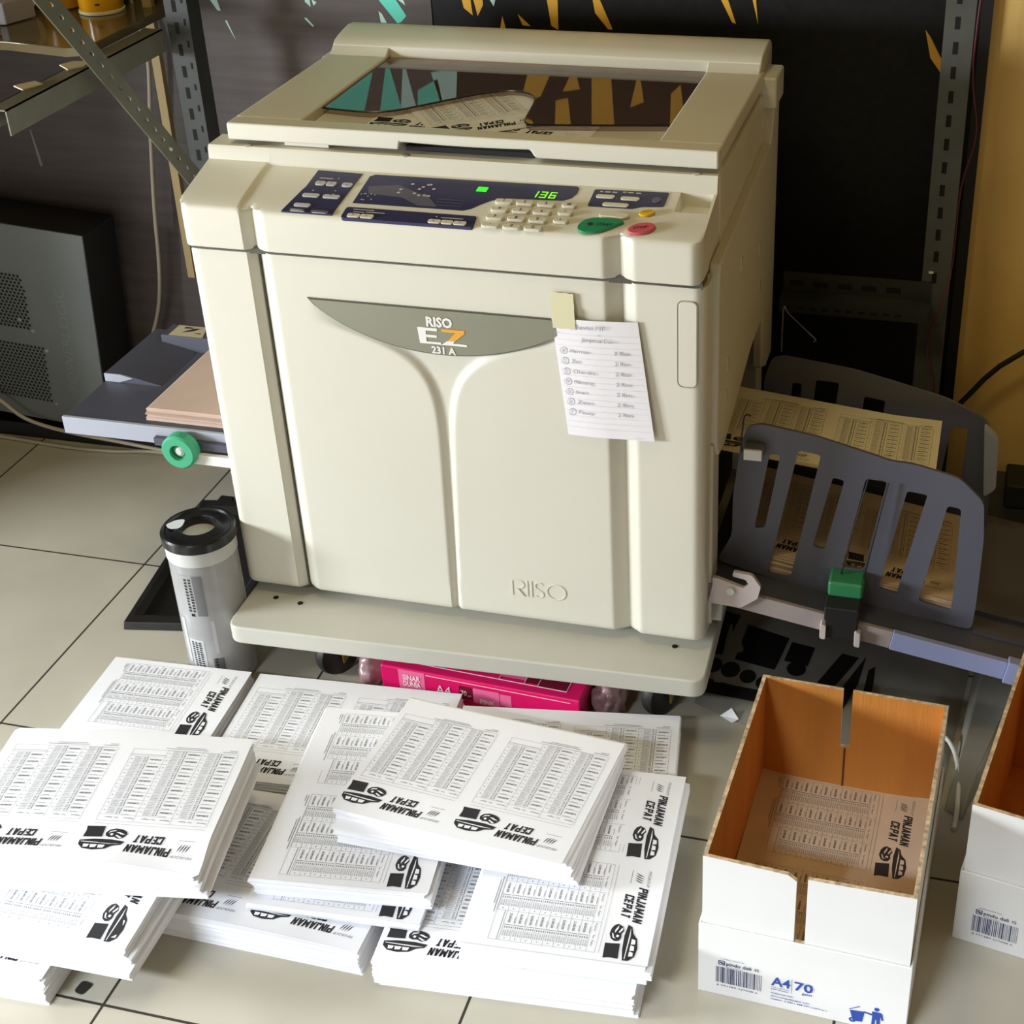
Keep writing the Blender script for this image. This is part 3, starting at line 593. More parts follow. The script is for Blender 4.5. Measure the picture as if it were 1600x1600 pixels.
# lid with a sunken tray under a smoked plate
lid = MB()
pr = [(0.3255, 0.7675), (0.3255, 0.7900), (0.9600, 0.7900), (0.9600, 0.7675), (0.7360, 0.7675), (0.7320, 0.7705), (0.7280, 0.7775)]+[(0.728-0.168*i/12, 0.7775+0.002*math.sin(math.pi*i/12)-0.0035*math.sin(math.pi*i/12)) for i in range(1, 12)]+[(0.5600, 0.7775), (0.5575, 0.7675)]
lid.prism(pr, 'y', 0.3075, 0.3360)
lid.box(0.3255, 0.4175, 0.335, 0.645, 0.7680, 0.7900); lid.box(0.8820, 0.9600, 0.335, 0.645, 0.7680, 0.7900)
lid.box(0.4170, 0.8825, 0.335, 0.645, 0.7680, 0.7775)
lo = lid.build('lid', 'cream', mach, bevel=0.0030)
hp = [(0.640, 0.770), (0.640, 0.8000), (0.648, 0.8055), (0.662, 0.8090), (0.680, 0.8120), (0.700, 0.8145), (0.715, 0.8135), (0.725, 0.8090), (0.730, 0.8000), (0.730, 0.770)]
hs = [(0.622, 0.7700), (0.622, 0.7885), (0.628, 0.7905), (0.634, 0.7950)]+hp[1:]
hs = [(0.620, 0.7700), (0.620, 0.7880), (0.628, 0.7915), (0.635, 0.7960), (0.642, 0.8005), (0.646, 0.7700)]
hm = MB(); hm.prism(hp, 'x', 0.3290, 0.9565); hm.prism(hs, 'x', 0.3290, 0.4175); hm.prism(hs, 'x', 0.8820, 0.9565)
hm.build('lid_hump', 'cream', lo, bevel=0.0025)
MB().box(0.56, 0.728, 0.325, 0.342, 0.7620, 0.7680).build('grip_gap_shade', 'dark_gap', lo)  # dark strip standing in for the shade in the gap under the grip
for x0, x1 in ((0.40, 0.46),): MB().box(x0, x1, 0.315, 0.335, 0.7620, 0.7670).build('lid_pad', 'cream', lo)
pe = [(0.4180, 0.4000), (0.4500, 0.3950), (0.4860, 0.3930), (0.5140, 0.4030), (0.5420, 0.4300), (0.5680, 0.4580), (0.5930, 0.4830), (0.6170, 0.5020), (0.6370, 0.5110), (0.6550, 0.5110), (0.6700, 0.5030), (0.6790, 0.4900), (0.6850, 0.4720), (0.6900, 0.4350), (0.6945, 0.4000), (0.6985, 0.3870), (0.7060, 0.3800), (0.7200, 0.3800), (0.8815, 0.4060), (0.8815, 0.6390), (0.4180, 0.6390)]
MB().prism(pe, 'z', 0.7845, 0.7862).build('smoked_plate', 'smoke', lo)
ed = MB(); ed.tube([(x, y, 0.7853) for x, y in pe[:19]], 0.0013, 6, sub=2); ed.build('plate_rim', 'cap', lo, smooth=40)
# feet
for x, y in ((0.40, 0.265), (0.835, 0.265), (0.40, 0.62), (0.86, 0.62)): MB().lathe([(0.021, 0), (0.024, 0.004), (0.024, 0.020)], (x, y, 0.1255)).build('foot', 'rubber', mach, smooth=40)
# feed tray on the left
ft = MB(); ft.box(0.0005, 0.302, 0.290, 0.545, 0.316, 0.338)
fto = ft.build('feed_tray', 'tray', mach, bevel=0.0015)
MB().box(-0.001, 0.302, 0.2845, 0.2905, 0.3120, 0.3395).build('tray_front', 'tray_side', fto, bevel=0.001)
bg_ = MB(); bg_.prism([(0.002, 0.337), (0.002, 0.3515), (0.035, 0.3515), (0.095, 0.3385), (0.095, 0.337)], 'y', 0.402, 0.560); bg_.prism([(0.518, 0.337), (0.520, 0.3625), (0.560, 0.3625), (0.560, 0.337)], 'x', 0.034, 0.300); bg_.build('side_fence', 'tray', fto, bevel=0.0015)
MB().prism([(0.002, 0.3385), (0.002, 0.3515), (0.030, 0.3515), (0.050, 0.3470), (0.026, 0.3385)], 'y', 0.4005, 0.4025).build('fence_end', 'tray_side', fto)
lb_ = MB(); lb_.quad((0.046, 0.5215, 0.3626), (0.105, 0.5215, 0.3626), (0.095, 0.5580, 0.3626), (0.046, 0.5580, 0.3626)); lb_.add([(0.062, 0.533, 0.3629), (0.080, 0.541, 0.3629), (0.086, 0.551, 0.3629), (0.076, 0.549, 0.3629)], [(0, 1, 2, 3)], 1); lb_.add([(0.060, 0.548, 0.3629), (0.074, 0.549, 0.3629), (0.074, 0.553, 0.3629), (0.060, 0.553, 0.3629)], [(0, 1, 2, 3)], 1); lb_.add([(0.082, 0.534, 0.3629), (0.096, 0.532, 0.3629), (0.096, 0.536, 0.3629)], [(0, 1, 2)], 1)
lb_.build('caution_label', ['scrap', 'ink'], fto, recalc=False)
kb = MB(); kb.lathe([(0.0245, 0), (0.0262, 0.002), (0.0262, 0.017), (0.0235, 0.020), (0.0125, 0.020), (0.0115, 0.012)], (0.196, 0.278, 0.316), (0, -1, 0), 36)
kno = kb.build('adjusting_knob', 'green', mach, smooth=30)
MB().lathe([(0.0075, 0.0), (0.0075, 0.014), (0.004, 0.016)], (0.196, 0.278, 0.316), (0, -1, 0), 20).build('knob_screw', 'tube_white', kno, smooth=30)
MB().box(0.150, 0.302, 0.276, 0.2845, 0.3140, 0.3260).build('tray_bracket', 'tray', fto)
MB().box(0.210, 0.302, 0.270, 0.279, 0.2935, 0.3090).build('tray_rail', 'card_white', fto, bevel=0.001)
# receiving tray on the right, sloping down to the right
TA = R(9.4)
TM = Matrix.Translation((0.955, 0, 0.2165)) @ Matrix.Rotation(TA, 4, 'Y')
def TP(x, y, z=0.0): return TM @ Vector((x, y, z))
rt = MB(); rt.box(0.0, 0.520, 0.2495, 0.590, -0.022, 0.0, M=TM); rto = rt.build('receiving_tray', 'tray', mach, bevel=0.0015)
MB().box(0.0, 0.2585, 0.2430, 0.2500, -0.024, 0.003, M=TM).build('tray_rail', 'rail_pink', rto, bevel=0.001)
MB().box(0.2585, 0.408, 0.2410, 0.2500, -0.024, 0.004, M=TM).build('tray_rail', 'rail_lav', rto, bevel=0.001)
MB().box(0.408, 0.520, 0.2370, 0.2520, -0.026, 0.008, M=TM).build('rail_end', 'rail_lav', rto, bevel=0.001)
MB().box(0.06, 0.52, 0.335, 0.345, 0.0, 0.006, M=TM).build('tray_rib', 'tray', rto); MB().box(0.36, 0.52, 0.29, 0.302, 0.0, 0.004, M=TM).build('tray_rib', 'tray', rto)
hk = MB(); hpoly = rpoly([(0.960, 0.170), (1.004, 0.168), (1.026, 0.186), (1.030, 0.205), (1.018, 0.222), (0.993, 0.224), (0.992, 0.217), (1.010, 0.214), (1.014, 0.206), (1.008, 0.200), (0.985, 0.207), (0.973, 0.211), (0.965, 0.211), (0.966, 0.200)], 0.003)
plate(hk, [hpoly], (0.006, 0.240, 0.0216), X3, Z3, 0.006); hk.build('tray_hook', 'hook', mach, bevel=0.0006)
MB().lathe([(0.0055, 0), (0.0055, 0.006)], (0.996, 0.240, 0.2156), (0, -1, 0), 16).build('hook_pin', 'tube_white', mach, smooth=40)
fg = MB()
outer = rpoly([(0.986, 0.262), (0.986, 0.324), (0.994, 0.401), (1.003, 0.427), (1.020, 0.432), (1.091, 0.422), (1.165, 0.404), (1.185, 0.398), (1.215, 0.397), (1.273, 0.384), (1.306, 0.353), (1.311, 0.300), (1.311, 0.202), (1.309, 0.160), (1.163, 0.180), (1.113, 0.188), (1.071, 0.196), (1.019, 0.208), (0.966, 0.220)], 0.010, 3)
slots = [rpoly(s, 0.004, 2) for s in ([(1.032, 0.390), (1.046, 0.390), (1.030, 0.280), (1.016, 0.277)], [(1.069, 0.400), (1.098, 0.396), (1.067, 0.206), (1.036, 0.210)], [(1.115, 0.366), (1.130, 0.363), (1.110, 0.257), (1.094, 0.260)], [(1.157, 0.369), (1.184, 0.368), (1.163, 0.232), (1.134, 0.234)], [(1.210, 0.358), (1.236, 0.355), (1.208, 0.200), (1.184, 0.206)], [(1.262, 0.343), (1.279, 0.340), (1.281, 0.186), (1.237, 0.195)])]
LV = Vector((0, 0.05, 1)).normalized()
plate(fg, [outer]+slots, (0, 0.288, 0), X3, LV, 0.005); fgo = fg.build('front_guide', 'guide', mach, bevel=0.0012)
gc = MB(); gc.box(1.1205, 1.1665, 0.262, 0.300, 0.208, 0.231); gc.build('guide_lever', 'green_dk', fgo, bevel=0.004)
gb = MB(); gb.box(1.1200, 1.1650, 0.236, 0.290, 0.187, 0.209); gb.box(1.1220, 1.1640, 0.236, 0.242, 0.160, 0.190); gbo = gb.build('lever_housing', 'black', fgo, bevel=0.002)
for x, z in ((1.119, 0.0), (1.164, -0.006)): MB().prism(rpoly([(x-0.003, 0.160+z), (x+0.005, 0.159+z), (x+0.005, 0.182+z), (x-0.003, 0.184+z)], 0.003), 'y', 0.232, 0.243).build('clip_leg', 'hook', fgo, bevel=0.001)
MB().tube([(1.134, 0.283, 0.225), (1.160, 0.296, 0.372)], 0.0011, 6).build('guide_wire', 'cap', fgo); MB().tube([(1.164, 0.283, 0.225), (1.186, 0.296, 0.370)], 0.0011, 6).build('guide_wire', 'cap', fgo)
MB().box(1.000, 1.026, 0.284, 0.305, 0.388, 0.406).build('wire_clip', 'steel', fgo, bevel=0.002)
MB().tube([(1.024, 0.290, 0.393), (0.999, 0.290, 0.397), (0.999, 0.292, 0.440), (1.002, 0.294, 0.450), (1.008, 0.296, 0.448)], 0.0011, 6).build('guide_wire', 'cable_blk', fgo, smooth=60)
rgd = MB()
ro = rpoly([(0.985, 0.220), (0.985, 0.365), (0.995, 0.398), (1.012, 0.404), (1.113, 0.392), (1.166, 0.380), (1.246, 0.360), (1.302, 0.334), (1.316, 0.305), (1.320, 0.228), (1.318, 0.140), (1.15, 0.160), (1.0, 0.190)], 0.012, 3)
rs_ = [rpoly(s, 0.003, 2) for s in ([(1.026, 0.363), (1.040, 0.363), (1.036, 0.280), (1.022, 0.280)], [(1.060, 0.371), (1.093, 0.370), (1.084, 0.250), (1.052, 0.252)], [(1.130, 0.352), (1.160, 0.348), (1.150, 0.230), (1.122, 0.234)], [(1.255, 0.316), (1.278, 0.316), (1.276, 0.200), (1.244, 0.205)])]
plate(rgd, [ro]+rs_, (0, 0.560, 0), X3, Z3, 0.006); rgo = rgd.build('rear_guide', 'guide', mach, bevel=0.0012)
MB().prism(rpoly([(1.300, 0.330), (1.322, 0.310), (1.326, 0.230), (1.310, 0.215)], 0.006), 'y', 0.540, 0.558).build('guide_flap', 'tray_side', rgo, bevel=0.002)
MB().tube([(0.995, 0.66, 0.36), (0.9955, 0.66, 0.428), (0.999, 0.66, 0.433), (1.003, 0.66, 0.424), (1.045, 0.66, 0.385), (1.042, 0.66, 0.382)], 0.0011, 6, sub=2).build('exit_wire', 'wire', mach, smooth=60)
# ---------------------------------------------------------------- cart under the duplicator
cart = thing('castor_cart', 'low cream cart board on castors carrying the duplicator', 'cart', (0.645, 0.42, 0), R(2.0))
cb = MB(); q = rpoly([(0.305, 0.128), (0.978, 0.152), (0.960, 0.690), (0.288, 0.666)], 0.020, 5); cb.prism(q, 'z', 0.097, 0.1255); cb.build('cart_board', 'cart', cart, bevel=0.003)
for x, y in ((0.425, 0.215), (0.905, 0.230), (0.41, 0.60), (0.90, 0.62)):
    MB().lathe([(0.026, -0.011), (0.034, -0.009), (0.036, -0.003), (0.036, 0.003), (0.034, 0.009), (0.026, 0.011)], (x, y, 0.0365), (0.85, -0.5, 0), 28).build('castor_wheel', 'rubber', cart, smooth=40)
    f = MB()
    for o in (-0.0135, 0.0135): f.prism([(y-0.012, 0.025), (y+0.012, 0.025), (y+0.018, 0.092), (y-0.018, 0.092)], 'x', x+o-0.0012, x+o+0.0012)
    f.box(x-0.018, x+0.018, y-0.020, y+0.020, 0.090, 0.0972); f.build('castor_fork', 'brass', cart)
for x, y in ((0.345, 0.205), (0.385, 0.200), (0.925, 0.218)): MB().lathe([(0.004, 0), (0.004, 0.0006)], (x, y, 0.1255)).build('cart_hole', 'hole', cart)
# ---------------------------------------------------------------- handwritten note taped on the door
nt_ = thing('handwritten_note', 'small lined handwritten list taped to the front door of the duplicator', 'note', (0.84, 0.205, 0.53))
NO = [(0.7765, 0.606), (0.8835, 0.6095), (0.9035, 0.4505), (0.7915, 0.4455)]
def NP(s, t, k=0.0):
    a = Vector((NO[0][0], 0, NO[0][1])).lerp(Vector((NO[1][0], 0, NO[1][1])), s); b = Vector((NO[3][0], 0, NO[3][1])).lerp(Vector((NO[2][0], 0, NO[2][1])), s)
    p = a.lerp(b, t); p.y = 0.2075-0.004*math.sin(math.pi*s)-0.010*max(0, s-0.6)**1.2*(0.3+t)-k; return p
nb = MB(); nb.grid([[NP(i/14, j/14) for i in range(15)] for j in range(15)]); no = nb.build('note_paper', 'note', nt_, smooth=60)
nl = MB()
for k in range(17):
    t = 0.12+0.05*k; nl.grid([[NP(i/14*0.96+0.02, t+d, 0.0005) for i in range(15)] for d in (0, 0.0022)])
nl.build('ruled_line', 'note_line', no)
hw = MB()
def npt(t, s, v, hgt, wd):
    global hw
    O = NP(s, v, 0.0009); U = (NP(s+0.1, v)-NP(s, v)).normalized(); V = (NP(s, v-0.1)-NP(s, v)).normalized()
    if V.z < 0: V = -V
    hw.text(t, O, U, V, hgt, wd, -0.004, 0.15, 0.0)
def hflush(n):
    global hw
    if hw.v: hw.build(n, 'pencil', no)
    hw = MB()
npt('Revisi FIF', 0.26, 0.075, 0.0060, 0.040); hflush('heading'); npt('Jampersal Des', 0.32, 0.175, 0.0055, 0.040); hflush('heading')
for k, (nm, qt) in enumerate((('Herman', '3 Rim'), ('Zen', '2 Rim'), ('Chandra', '2 Rim'), ('Nanang', '2 Rim'), ('Imam', '2 Rim'), ('Zainn', '2 Rim'), ('Fauzy', '2 Rim'))):
    v = 0.275+0.0875*k; npt(str(k+1), 0.085, v, 0.0042, 0.0022); npt(nm, 0.165, v, 0.0048, 0.0042*len(nm)); npt(qt, 0.68-0.01*k, v, 0.0052, 0.0195)
    c = NP(0.093, v-0.012, 0.0009)
    hw.tube([c+Vector((0.0045*math.cos(a), 0, 0.0045*math.sin(a))) for a in [2*math.pi*i/14 for i in range(15)]], 0.00022, 4, sub=1); hflush('list_row')
npt('-', 0.03, 0.125, 0.004, 0.004); npt('-', 0.52, 0.125, 0.004, 0.004); npt('_____', 0.79, 0.975, 0.004, 0.010)
hflush('pen_dash')
tp = MB(); tp.grid([[(0.7765+0.0285*i/6+0.001*j/8+0.0015*(j/8), 0.2058-0.0022*(j > 3), 0.640-0.0460*j/8+0.0006*math.sin(i*2.1)*(j in (0, 8))) for i in range(7)] for j in range(9)]); tp.build('masking_tape', 'tape', nt_, smooth=50)
# ---------------------------------------------------------------- papers lying on and in the duplicator
def loose(name, label, cat, ref, x, y, yaw, kind, zf, mats=('paper',), group=None, pr=True, inks=('ink', 'ink_grey', 'paper', 'ink_mid')):
    cx, cy = corner(ref, x, y, yaw, kind); mp = sheet_map(cx, cy, yaw, kind)
    t = thing(name, label, cat, (cx, cy, zf(0.15, 0.1)), 0, group)
    NU, NV = 28, 18
    g = lambda dz: [[(*mp(0.297*i/NU, 0.21*j/NV), zf(0.297*i/NU, 0.21*j/NV)+dz) for i in range(NU+1)] for j in range(NV+1)]
    o = MB().grid(g(0)).build('sheet', list(mats), t, smooth=60, recalc=False)
    if pr: print_on(o, mp, zf, 'print', inks)
    return t
loose('flyer_sheet', 'printed flyer lying flat in the lid tray, half under the smoked plate', 'flyer', 'FL', 0.4900, 0.3465, -2.5, 'L', lambda u, v: 0.7781, ('newsprint_light',) if 'newsprint_light' in MT else ('paper',))
loose('flyer_sheet', 'printed flyer turned askew under the right half of the smoked lid plate', 'flyer', 'FR', 0.8470, 0.4920, 35.6, 'L', lambda u, v: 0.7792+0.0*u)
# feed tray stock
def slanted(label, name, xs, ys, zf, th, m, jag=0.0, seed=1, group=None, cat='paper stack'):
    t = thing(name, label, cat, ((xs[0]+xs[1])/2, (ys[0]+ys[1])/2, zf(xs[0], ys[0])), 0, group); rg = random.Random(seed)
    n = max(4, int(th/0.0015)); rs = []
    for k in range(n+1):
        a, b = rg.uniform(-jag, jag), rg.uniform(-jag, jag); z = th*k/n
        per = [(xs[0], ys[0])]+[(xs[0]+(xs[1]-xs[0])*i/12, ys[0]) for i in range(1, 12)]+[(xs[1], ys[0]), (xs[1], ys[1])]+[(xs[1]+(xs[0]-xs[1])*i/12, ys[1]) for i in range(1, 12)]+[(xs[0], ys[1])]
        rs.append([(x+a, y+b, zf(x, y)+z) for x, y in per])
    MB().rings(rs).build('paper_block', m, t, smooth=25); return t
slanted('stack of pinkish blank newsprint loaded in the left feed tray', 'paper_stack', (0.128, 0.299), (0.305, 0.515), lambda x, y: 0.3385, 0.018, 'newsprint_pink', 0.0035, 4)
# printed sheets collected in the receiving tray
def tray_z(x, y): return 0.2165-(x-0.955)*math.tan(TA)
os_ = slanted('uneven pile of printed newsprint flyers collected in the receiving tray', 'paper_stack', (0.985, 1.282), (0.303, 0.513), lambda x, y: tray_z(x, y)+0.001, 0.032, 'newsprint', 0.004, 9)
top = MB(); mp = sheet_map(1.1335, 0.408, 0, 'L'); zf = lambda u, v: tray_z(*mp(u, v))+0.0345
top.grid([[(*mp(0.297*i/20, 0.21*j/10), zf(0.297*i/20, 0.21*j/10)) for i in range(21)] for j in range(11)]); to = top.build('top_sheet', 'newsprint', os_, smooth=60, recalc=False)
print_on(to, mp, zf, 'print', ('ink', 'ink_grey', 'newsprint', 'ink_mid'))
def stz(u, v):
    x = 1.083-(u-0.1485); t = (x-0.955)/0.28
    return 0.368-0.028*t+0.020*max(0, t-0.75)+0.014*(0.105-v)/0.105*-0.6
fs = loose('flyer_sheet', 'cream printed sheet coming out of the duplicator between the two slotted guides', 'flyer', 'FL', 0.945, 0.325, 0, 'L', stz, ('paper_cream',), None, True, ('ink', 'ink_grey', 'newsprint', 'ink_mid'))
# ---------------------------------------------------------------- flyer stacks on the floor
c1 = lambda u, v: 0.004*(1-abs(2*u/0.297-1))*0.3
stack('flat stack of flyers at the far left, beside the ink cartridge', 'BL', 0.120, 0.122, 3.0, 'P', 0.0, 0.044, 11, c1, bund=0.0015)
stack('flat stack of flyers lying crosswise in front of the cart, right of the ink cartridge', 'BL', 0.340, 0.137, 3.9, 'L', 0.0, 0.040, 12, bund=0.0015)
stack('flat stack of flyers in front of the right half of the magenta ream', 'BL', 0.648, 0.130, 8.5, 'L', 0.0, 0.044, 13, bund=0.0015)
stack('bottom bundle at the left edge of the picture, mostly off frame under the tall pile', 'FR', 0.343, -0.416, 2.0, 'L', 0.0, 0.046, 14)
stack('low stack of flyers between the tall left pile and the bottom centre stack', 'FR', 0.667, -0.293, -1.0, 'L', 0.0, 0.035, 15, lambda u, v: 0.004*math.sin(u*12), bund=0.002)
stack('second bundle from the bottom of the tall left pile, vehicle picture showing', 'FR', 0.447, -0.397, 1.0, 'P', 0.048, 0.104, 16, lambda u, v: -0.004*sstep(0.2, 0.297, u), bund=0.005)
stack('thick crosswise bundle on top of the tall left pile, two headings facing the viewer', 'FR', 0.505, -0.323, 9.0, 'L', 0.106, 0.160, 17, lambda u, v: 0.004*math.sin(u*9)-0.010*sstep(0.16, 0.21, v)*sstep(0.12, 0.0, u), bund=0.006)
stack('thin bundle sandwiched between the low centre stack and the bundle with grey shade', 'FL', 0.520, -0.270, 4.0, 'P', 0.0415, 0.0545, 18, bund=0.004)
stack('upright bundle half covered by the tilted top bundle in the centre', 'FL', 0.526, -0.258, 6.6, 'P', 0.0555, 0.086, 19, lambda u, v: 0.003*math.sin(u*14+1), bund=0.0045)
stack('bottom stack at the front centre, peeking out left of the front right bundle', 'FL', 0.691, -0.303, 4.0, 'L', 0.0, 0.040, 20, bund=0.003)
stack('front right bundle with its heading running along the right edge beside the open box', 'FR', 1.000, -0.275, 3.6, 'P', 0.0465, 0.080, 21, lambda u, v: 0.002*math.sin(u*20), bund=0.0045)
stack('tilted crosswise bundle on top of the centre stacks, fanned at its right edge', 'BL', 0.611, 0.042, -6.0, 'L', 0.0875, 0.125, 22, lambda u, v: 0.003*math.sin(u*10+2), fan=6.0, bund=0.005)
# ---------------------------------------------------------------- cartons
def carton(name, label, x, y, yaw, h=0.205, wd=0.224, dp=0.312, th=107, marks=True):
    M = Matrix.Translation((x, y, 0)) @ Matrix.Rotation(yaw, 4, 'Z'); t = 0.0045; lh = 0.107
    bx = thing(name, label, 'cardboard box', (x, y, 0), yaw)
    def wall(nm, polys, O, U, V, N, par, w=0.0045, zt=None):
        # white outside (+N), brown inside, raw corrugated rim
        q = MB(); vs, fs = curve2d(polys, w/2); O, U, V, N = Vector(O), Vector(U), Vector(V), Vector(N); Nn = U.cross(V); sg = 1 if Nn.dot(N) > 0 else -1
        for f in fs:
            zz = [vs[i][2] for i in f]; same = max(zz)-min(zz) < 1e-6
            vv = [vs[i][1] for i in f]; mi = (0 if (zz[0] > 0) == (sg > 0) else 1) if same else (2 if max(vv)-min(vv) < 0.012 else 0)
            q.add([M @ (O+U*vs[i][0]+V*vs[i][1]+Nn*vs[i][2]) for i in f], [tuple(range(len(f)))], mi)
        return q.build(nm, ['card_white', 'card_brown', 'card_edge'], par, recalc=False)
    sx, sw, sb = wd*0.472, 0.0065, lh-0.002
    slotted = [(t, 0), (wd-t, 0), (wd-t, h), (sx+sw, h-0.004), (sx+sw, h-0.004), (sx+sw, sb), (sx-sw*0.8, sb), (sx-sw*0.8, h-0.010), (sx-sw*2.2, h-0.003), (t, h)]
    slotb = [(t, 0), (wd-t, 0), (wd-t, h), (sx+sw*0.8, h), (sx+sw*0.8, sb+0.012), (sx-sw, sb+0.012), (sx-sw, h), (t, h)]
    wall('front_panel', [slotted], (0, t/2, 0), X3, Z3, (0, -1, 0), bx); bk = wall('back_panel', [slotb], (0, dp-t/2, 0), X3, Z3, (0, 1, 0), bx)
    wall('side_panel', [[(0, 0), (dp, 0), (dp, h), (0, h)]], (t/2, 0, 0), Y3, Z3, (-1, 0, 0), bx); wall('side_panel', [[(0, 0), (dp, 0), (dp, h), (0, h)]], (wd-t/2, 0, 0), Y3, Z3, (1, 0, 0), bx)
    bt = MB(); bt.box(t, wd-t, t, dp-t, 0.0005, 0.004, M=M); bt.build('bottom', 'card_brown', bx)
    sm = MB(); sm.box(sx-0.0012, sx+0.0012, dp-t-0.0008, dp-t, 0.004, sb+0.01, M=M); sm.build('flap_seam', 'brown', bk)
    g = 0.0006                                            # shallow outer tray the box stands in
    tr = MB()
    for a in ((-g-t*0.6, wd+g+t*0.6, -g-t*0.6, -g), (-g-t*0.6, wd+g+t*0.6, dp+g, dp+g+t*0.6), (-g-t*0.6, -g, -g, dp+g), (wd+g, wd+g+t*0.6, -g, dp+g)): tr.box(a[0], a[1], a[2], a[3], 0.0, lh, M=M)
    tro = tr.build('outer_tray', 'card_white', bx, bevel=0.001)
    O = lambda u, v: M @ Vector((u, -g-t*0.6-0.0005, v)); U, V = M.to_3x3() @ Vector(X3), Vector(Z3)
    mk = MB(); rg = random.Random(8); u = 0.017
    while u < 0.068:
        ww = rg.choice((0.0005, 0.0009, 0.0014)); mk.quad(O(u, 0.021), O(u+ww, 0.021), O(u+ww, 0.046), O(u, 0.046)); u += ww+rg.choice((0.0006, 0.0009, 0.0013))
    mk.text('pindo deli', O(0.0285, 0.0505), U, V, 0.0050, 0.028, 0.012); mk.text('paper products', O(0.0285, 0.0475), U, V, 0.0014, 0.018); mk.flat([rrect(0.0195, 0.0270, 0.0490, 0.0560, 0.001), rrect(0.0205, 0.0260, 0.0500, 0.0550, 0.0008)], O(0, 0), U, V); mk.flat([ell(0.0225, 0.0530, 0.0016, 0.0011, 10), ], O(0, 0), U, V); mk.flat([ell(0.0243, 0.0518, 0.0016, 0.0011, 10)], O(0, 0), U, V)
    mk.text('a quality product from', O(0.0220, 0.0590), U, V, 0.0016, 0.026); mk.text('02', O(0.0600, 0.0510), U, V, 0.0040, 0.0050, 0.01); mk.text('8 991389 227008 6', O(0.0180, 0.0160), U, V, 0.0022, 0.046)
    mk.build('carton_print', 'navy_ink', tro)
    mk = MB()
    mk.text('A4', O(0.0790, 0.0360), U, V, 0.0130, 0.0210, 0.02); mk.quad(O(0.1015, 0.029), O(0.1019, 0.029), O(0.1019, 0.051), O(0.1015, 0.051)); mk.text('70', O(0.1045, 0.0360), U, V, 0.0130, 0.0205, 0.02); mk.text('gsm', O(0.1130, 0.0310), U, V, 0.0036, 0.0110, 0.01)
    mk.text('210 x 297mm', O(0.0790, 0.0320), U, V, 0.0018, 0.0200); mk.text('500 Sheets', O(0.0790, 0.0288), U, V, 0.0018, 0.0190, 0.01)
    for k, (s, ww) in enumerate((('Customer Info:', 0.025), ('www.asiapulppaper.com', 0.043), ('Hotline : 0 800 1 888 999 ( toll free )', 0.062))): mk.text(s, O(0.0790, 0.0225-0.0048*k), U, V, 0.0023, ww, 0.008)
    mk.build('size_print', 'blue_ink', tro)
    mk = MB()                                             # litter pictogram
    mk.flat([ell(0.1945, 0.0335, 0.0028, 0.0028, 16)], O(0, 0), U, V); mk.flat([[(0.1900, 0.0295), (0.1990, 0.0295), (0.2010, 0.0270), (0.2025, 0.0180), (0.2005, 0.0180), (0.1990, 0.0240), (0.1990, 0.0060), (0.1958, 0.0060), (0.1950, 0.0170), (0.1940, 0.0170), (0.1930, 0.0060), (0.1900, 0.0060), (0.1902, 0.0250), (0.1810, 0.0265), (0.1808, 0.0245), (0.1895, 0.0225)]], O(0, 0), U, V)
    mk.flat([[(0.1660, 0.0240), (0.1820, 0.0260), (0.1800, 0.0090), (0.1700, 0.0080)]], O(0, 0), U, V); mk.flat([ell(0.1695, 0.0095, 0.0038, 0.0038, 16), ell(0.1695, 0.0095, 0.0016, 0.0016, 10)], O(0, 0), U, V, 0.0001); mk.flat([[(0.1650, 0.0255), (0.1760, 0.0330), (0.1768, 0.0322), (0.1655, 0.0247)]], O(0, 0), U, V)
    mk.build('litter_pictogram', 'blue_ink', tro)
    return bx
carton('cardboard_box', 'open white carton with brown inside holding one flyer, right of the paper stacks', 1.0500, -0.2240, R(-2.6))
carton('cardboard_box', 'second open white carton cut off by the right edge of the picture', 1.3220, -0.0840, R(-10.0))
slanted('ream of printed newsprint flyers at the bottom of the open carton', 'paper_stack', (1.0635, 1.2735), (-0.209, 0.0830), lambda x, y: 0.006, 0.044, 'newsprint', 0.0006, 6)
loose('flyer_sheet', 'brownish printed flyer lying on top inside the open carton', 'flyer', 'BL', 1.0680, 0.0870, -2.0, 'P', lambda u, v: 0.0515+0.006*sstep(0.24, 0.297, 0.297-u)*0.3+0.005*(abs(v/0.105-1)**3), ('newsprint',), None, True, ('ink', 'ink_grey', 'newsprint', 'ink_mid'))
# ---------------------------------------------------------------- pink ream under the cart
rm_ = thing('paper_ream', 'magenta wrapped ream of paper lying under the front of the cart', 'paper ream', (0.655, 0.18, 0), R(-3.2))
RM = Matrix.Translation((0.5055, 0.1805, 0.0)) @ Matrix.Rotation(R(-3.0), 4, 'Z')
rb = MB(); rb.box(0, 0.299, 0, 0.212, 0.0015, 0.0515, M=RM); ro_ = rb.build('wrapped_ream', 'pink_wrap', rm_, bevel=0.003)
def RO(u, v, top=False): return RM @ (Vector((u, v, 0.0519)) if top else Vector((u, -0.0004, v)))
RU, RV = RM.to_3x3() @ Vector(X3), RM.to_3x3() @ Vector(Y3)
q = MB()
def rq(u0, u1, v0, v1, mi, top=False, k=0.0):
    n = Vector((0, 0, k)) if top else RM.to_3x3() @ Vector((0, -k, 0))
    q.quad(*[RO(a, b, top)+n for a, b in ((u0, v0), (u1, v0), (u1, v1), (u0, v1))], mi)
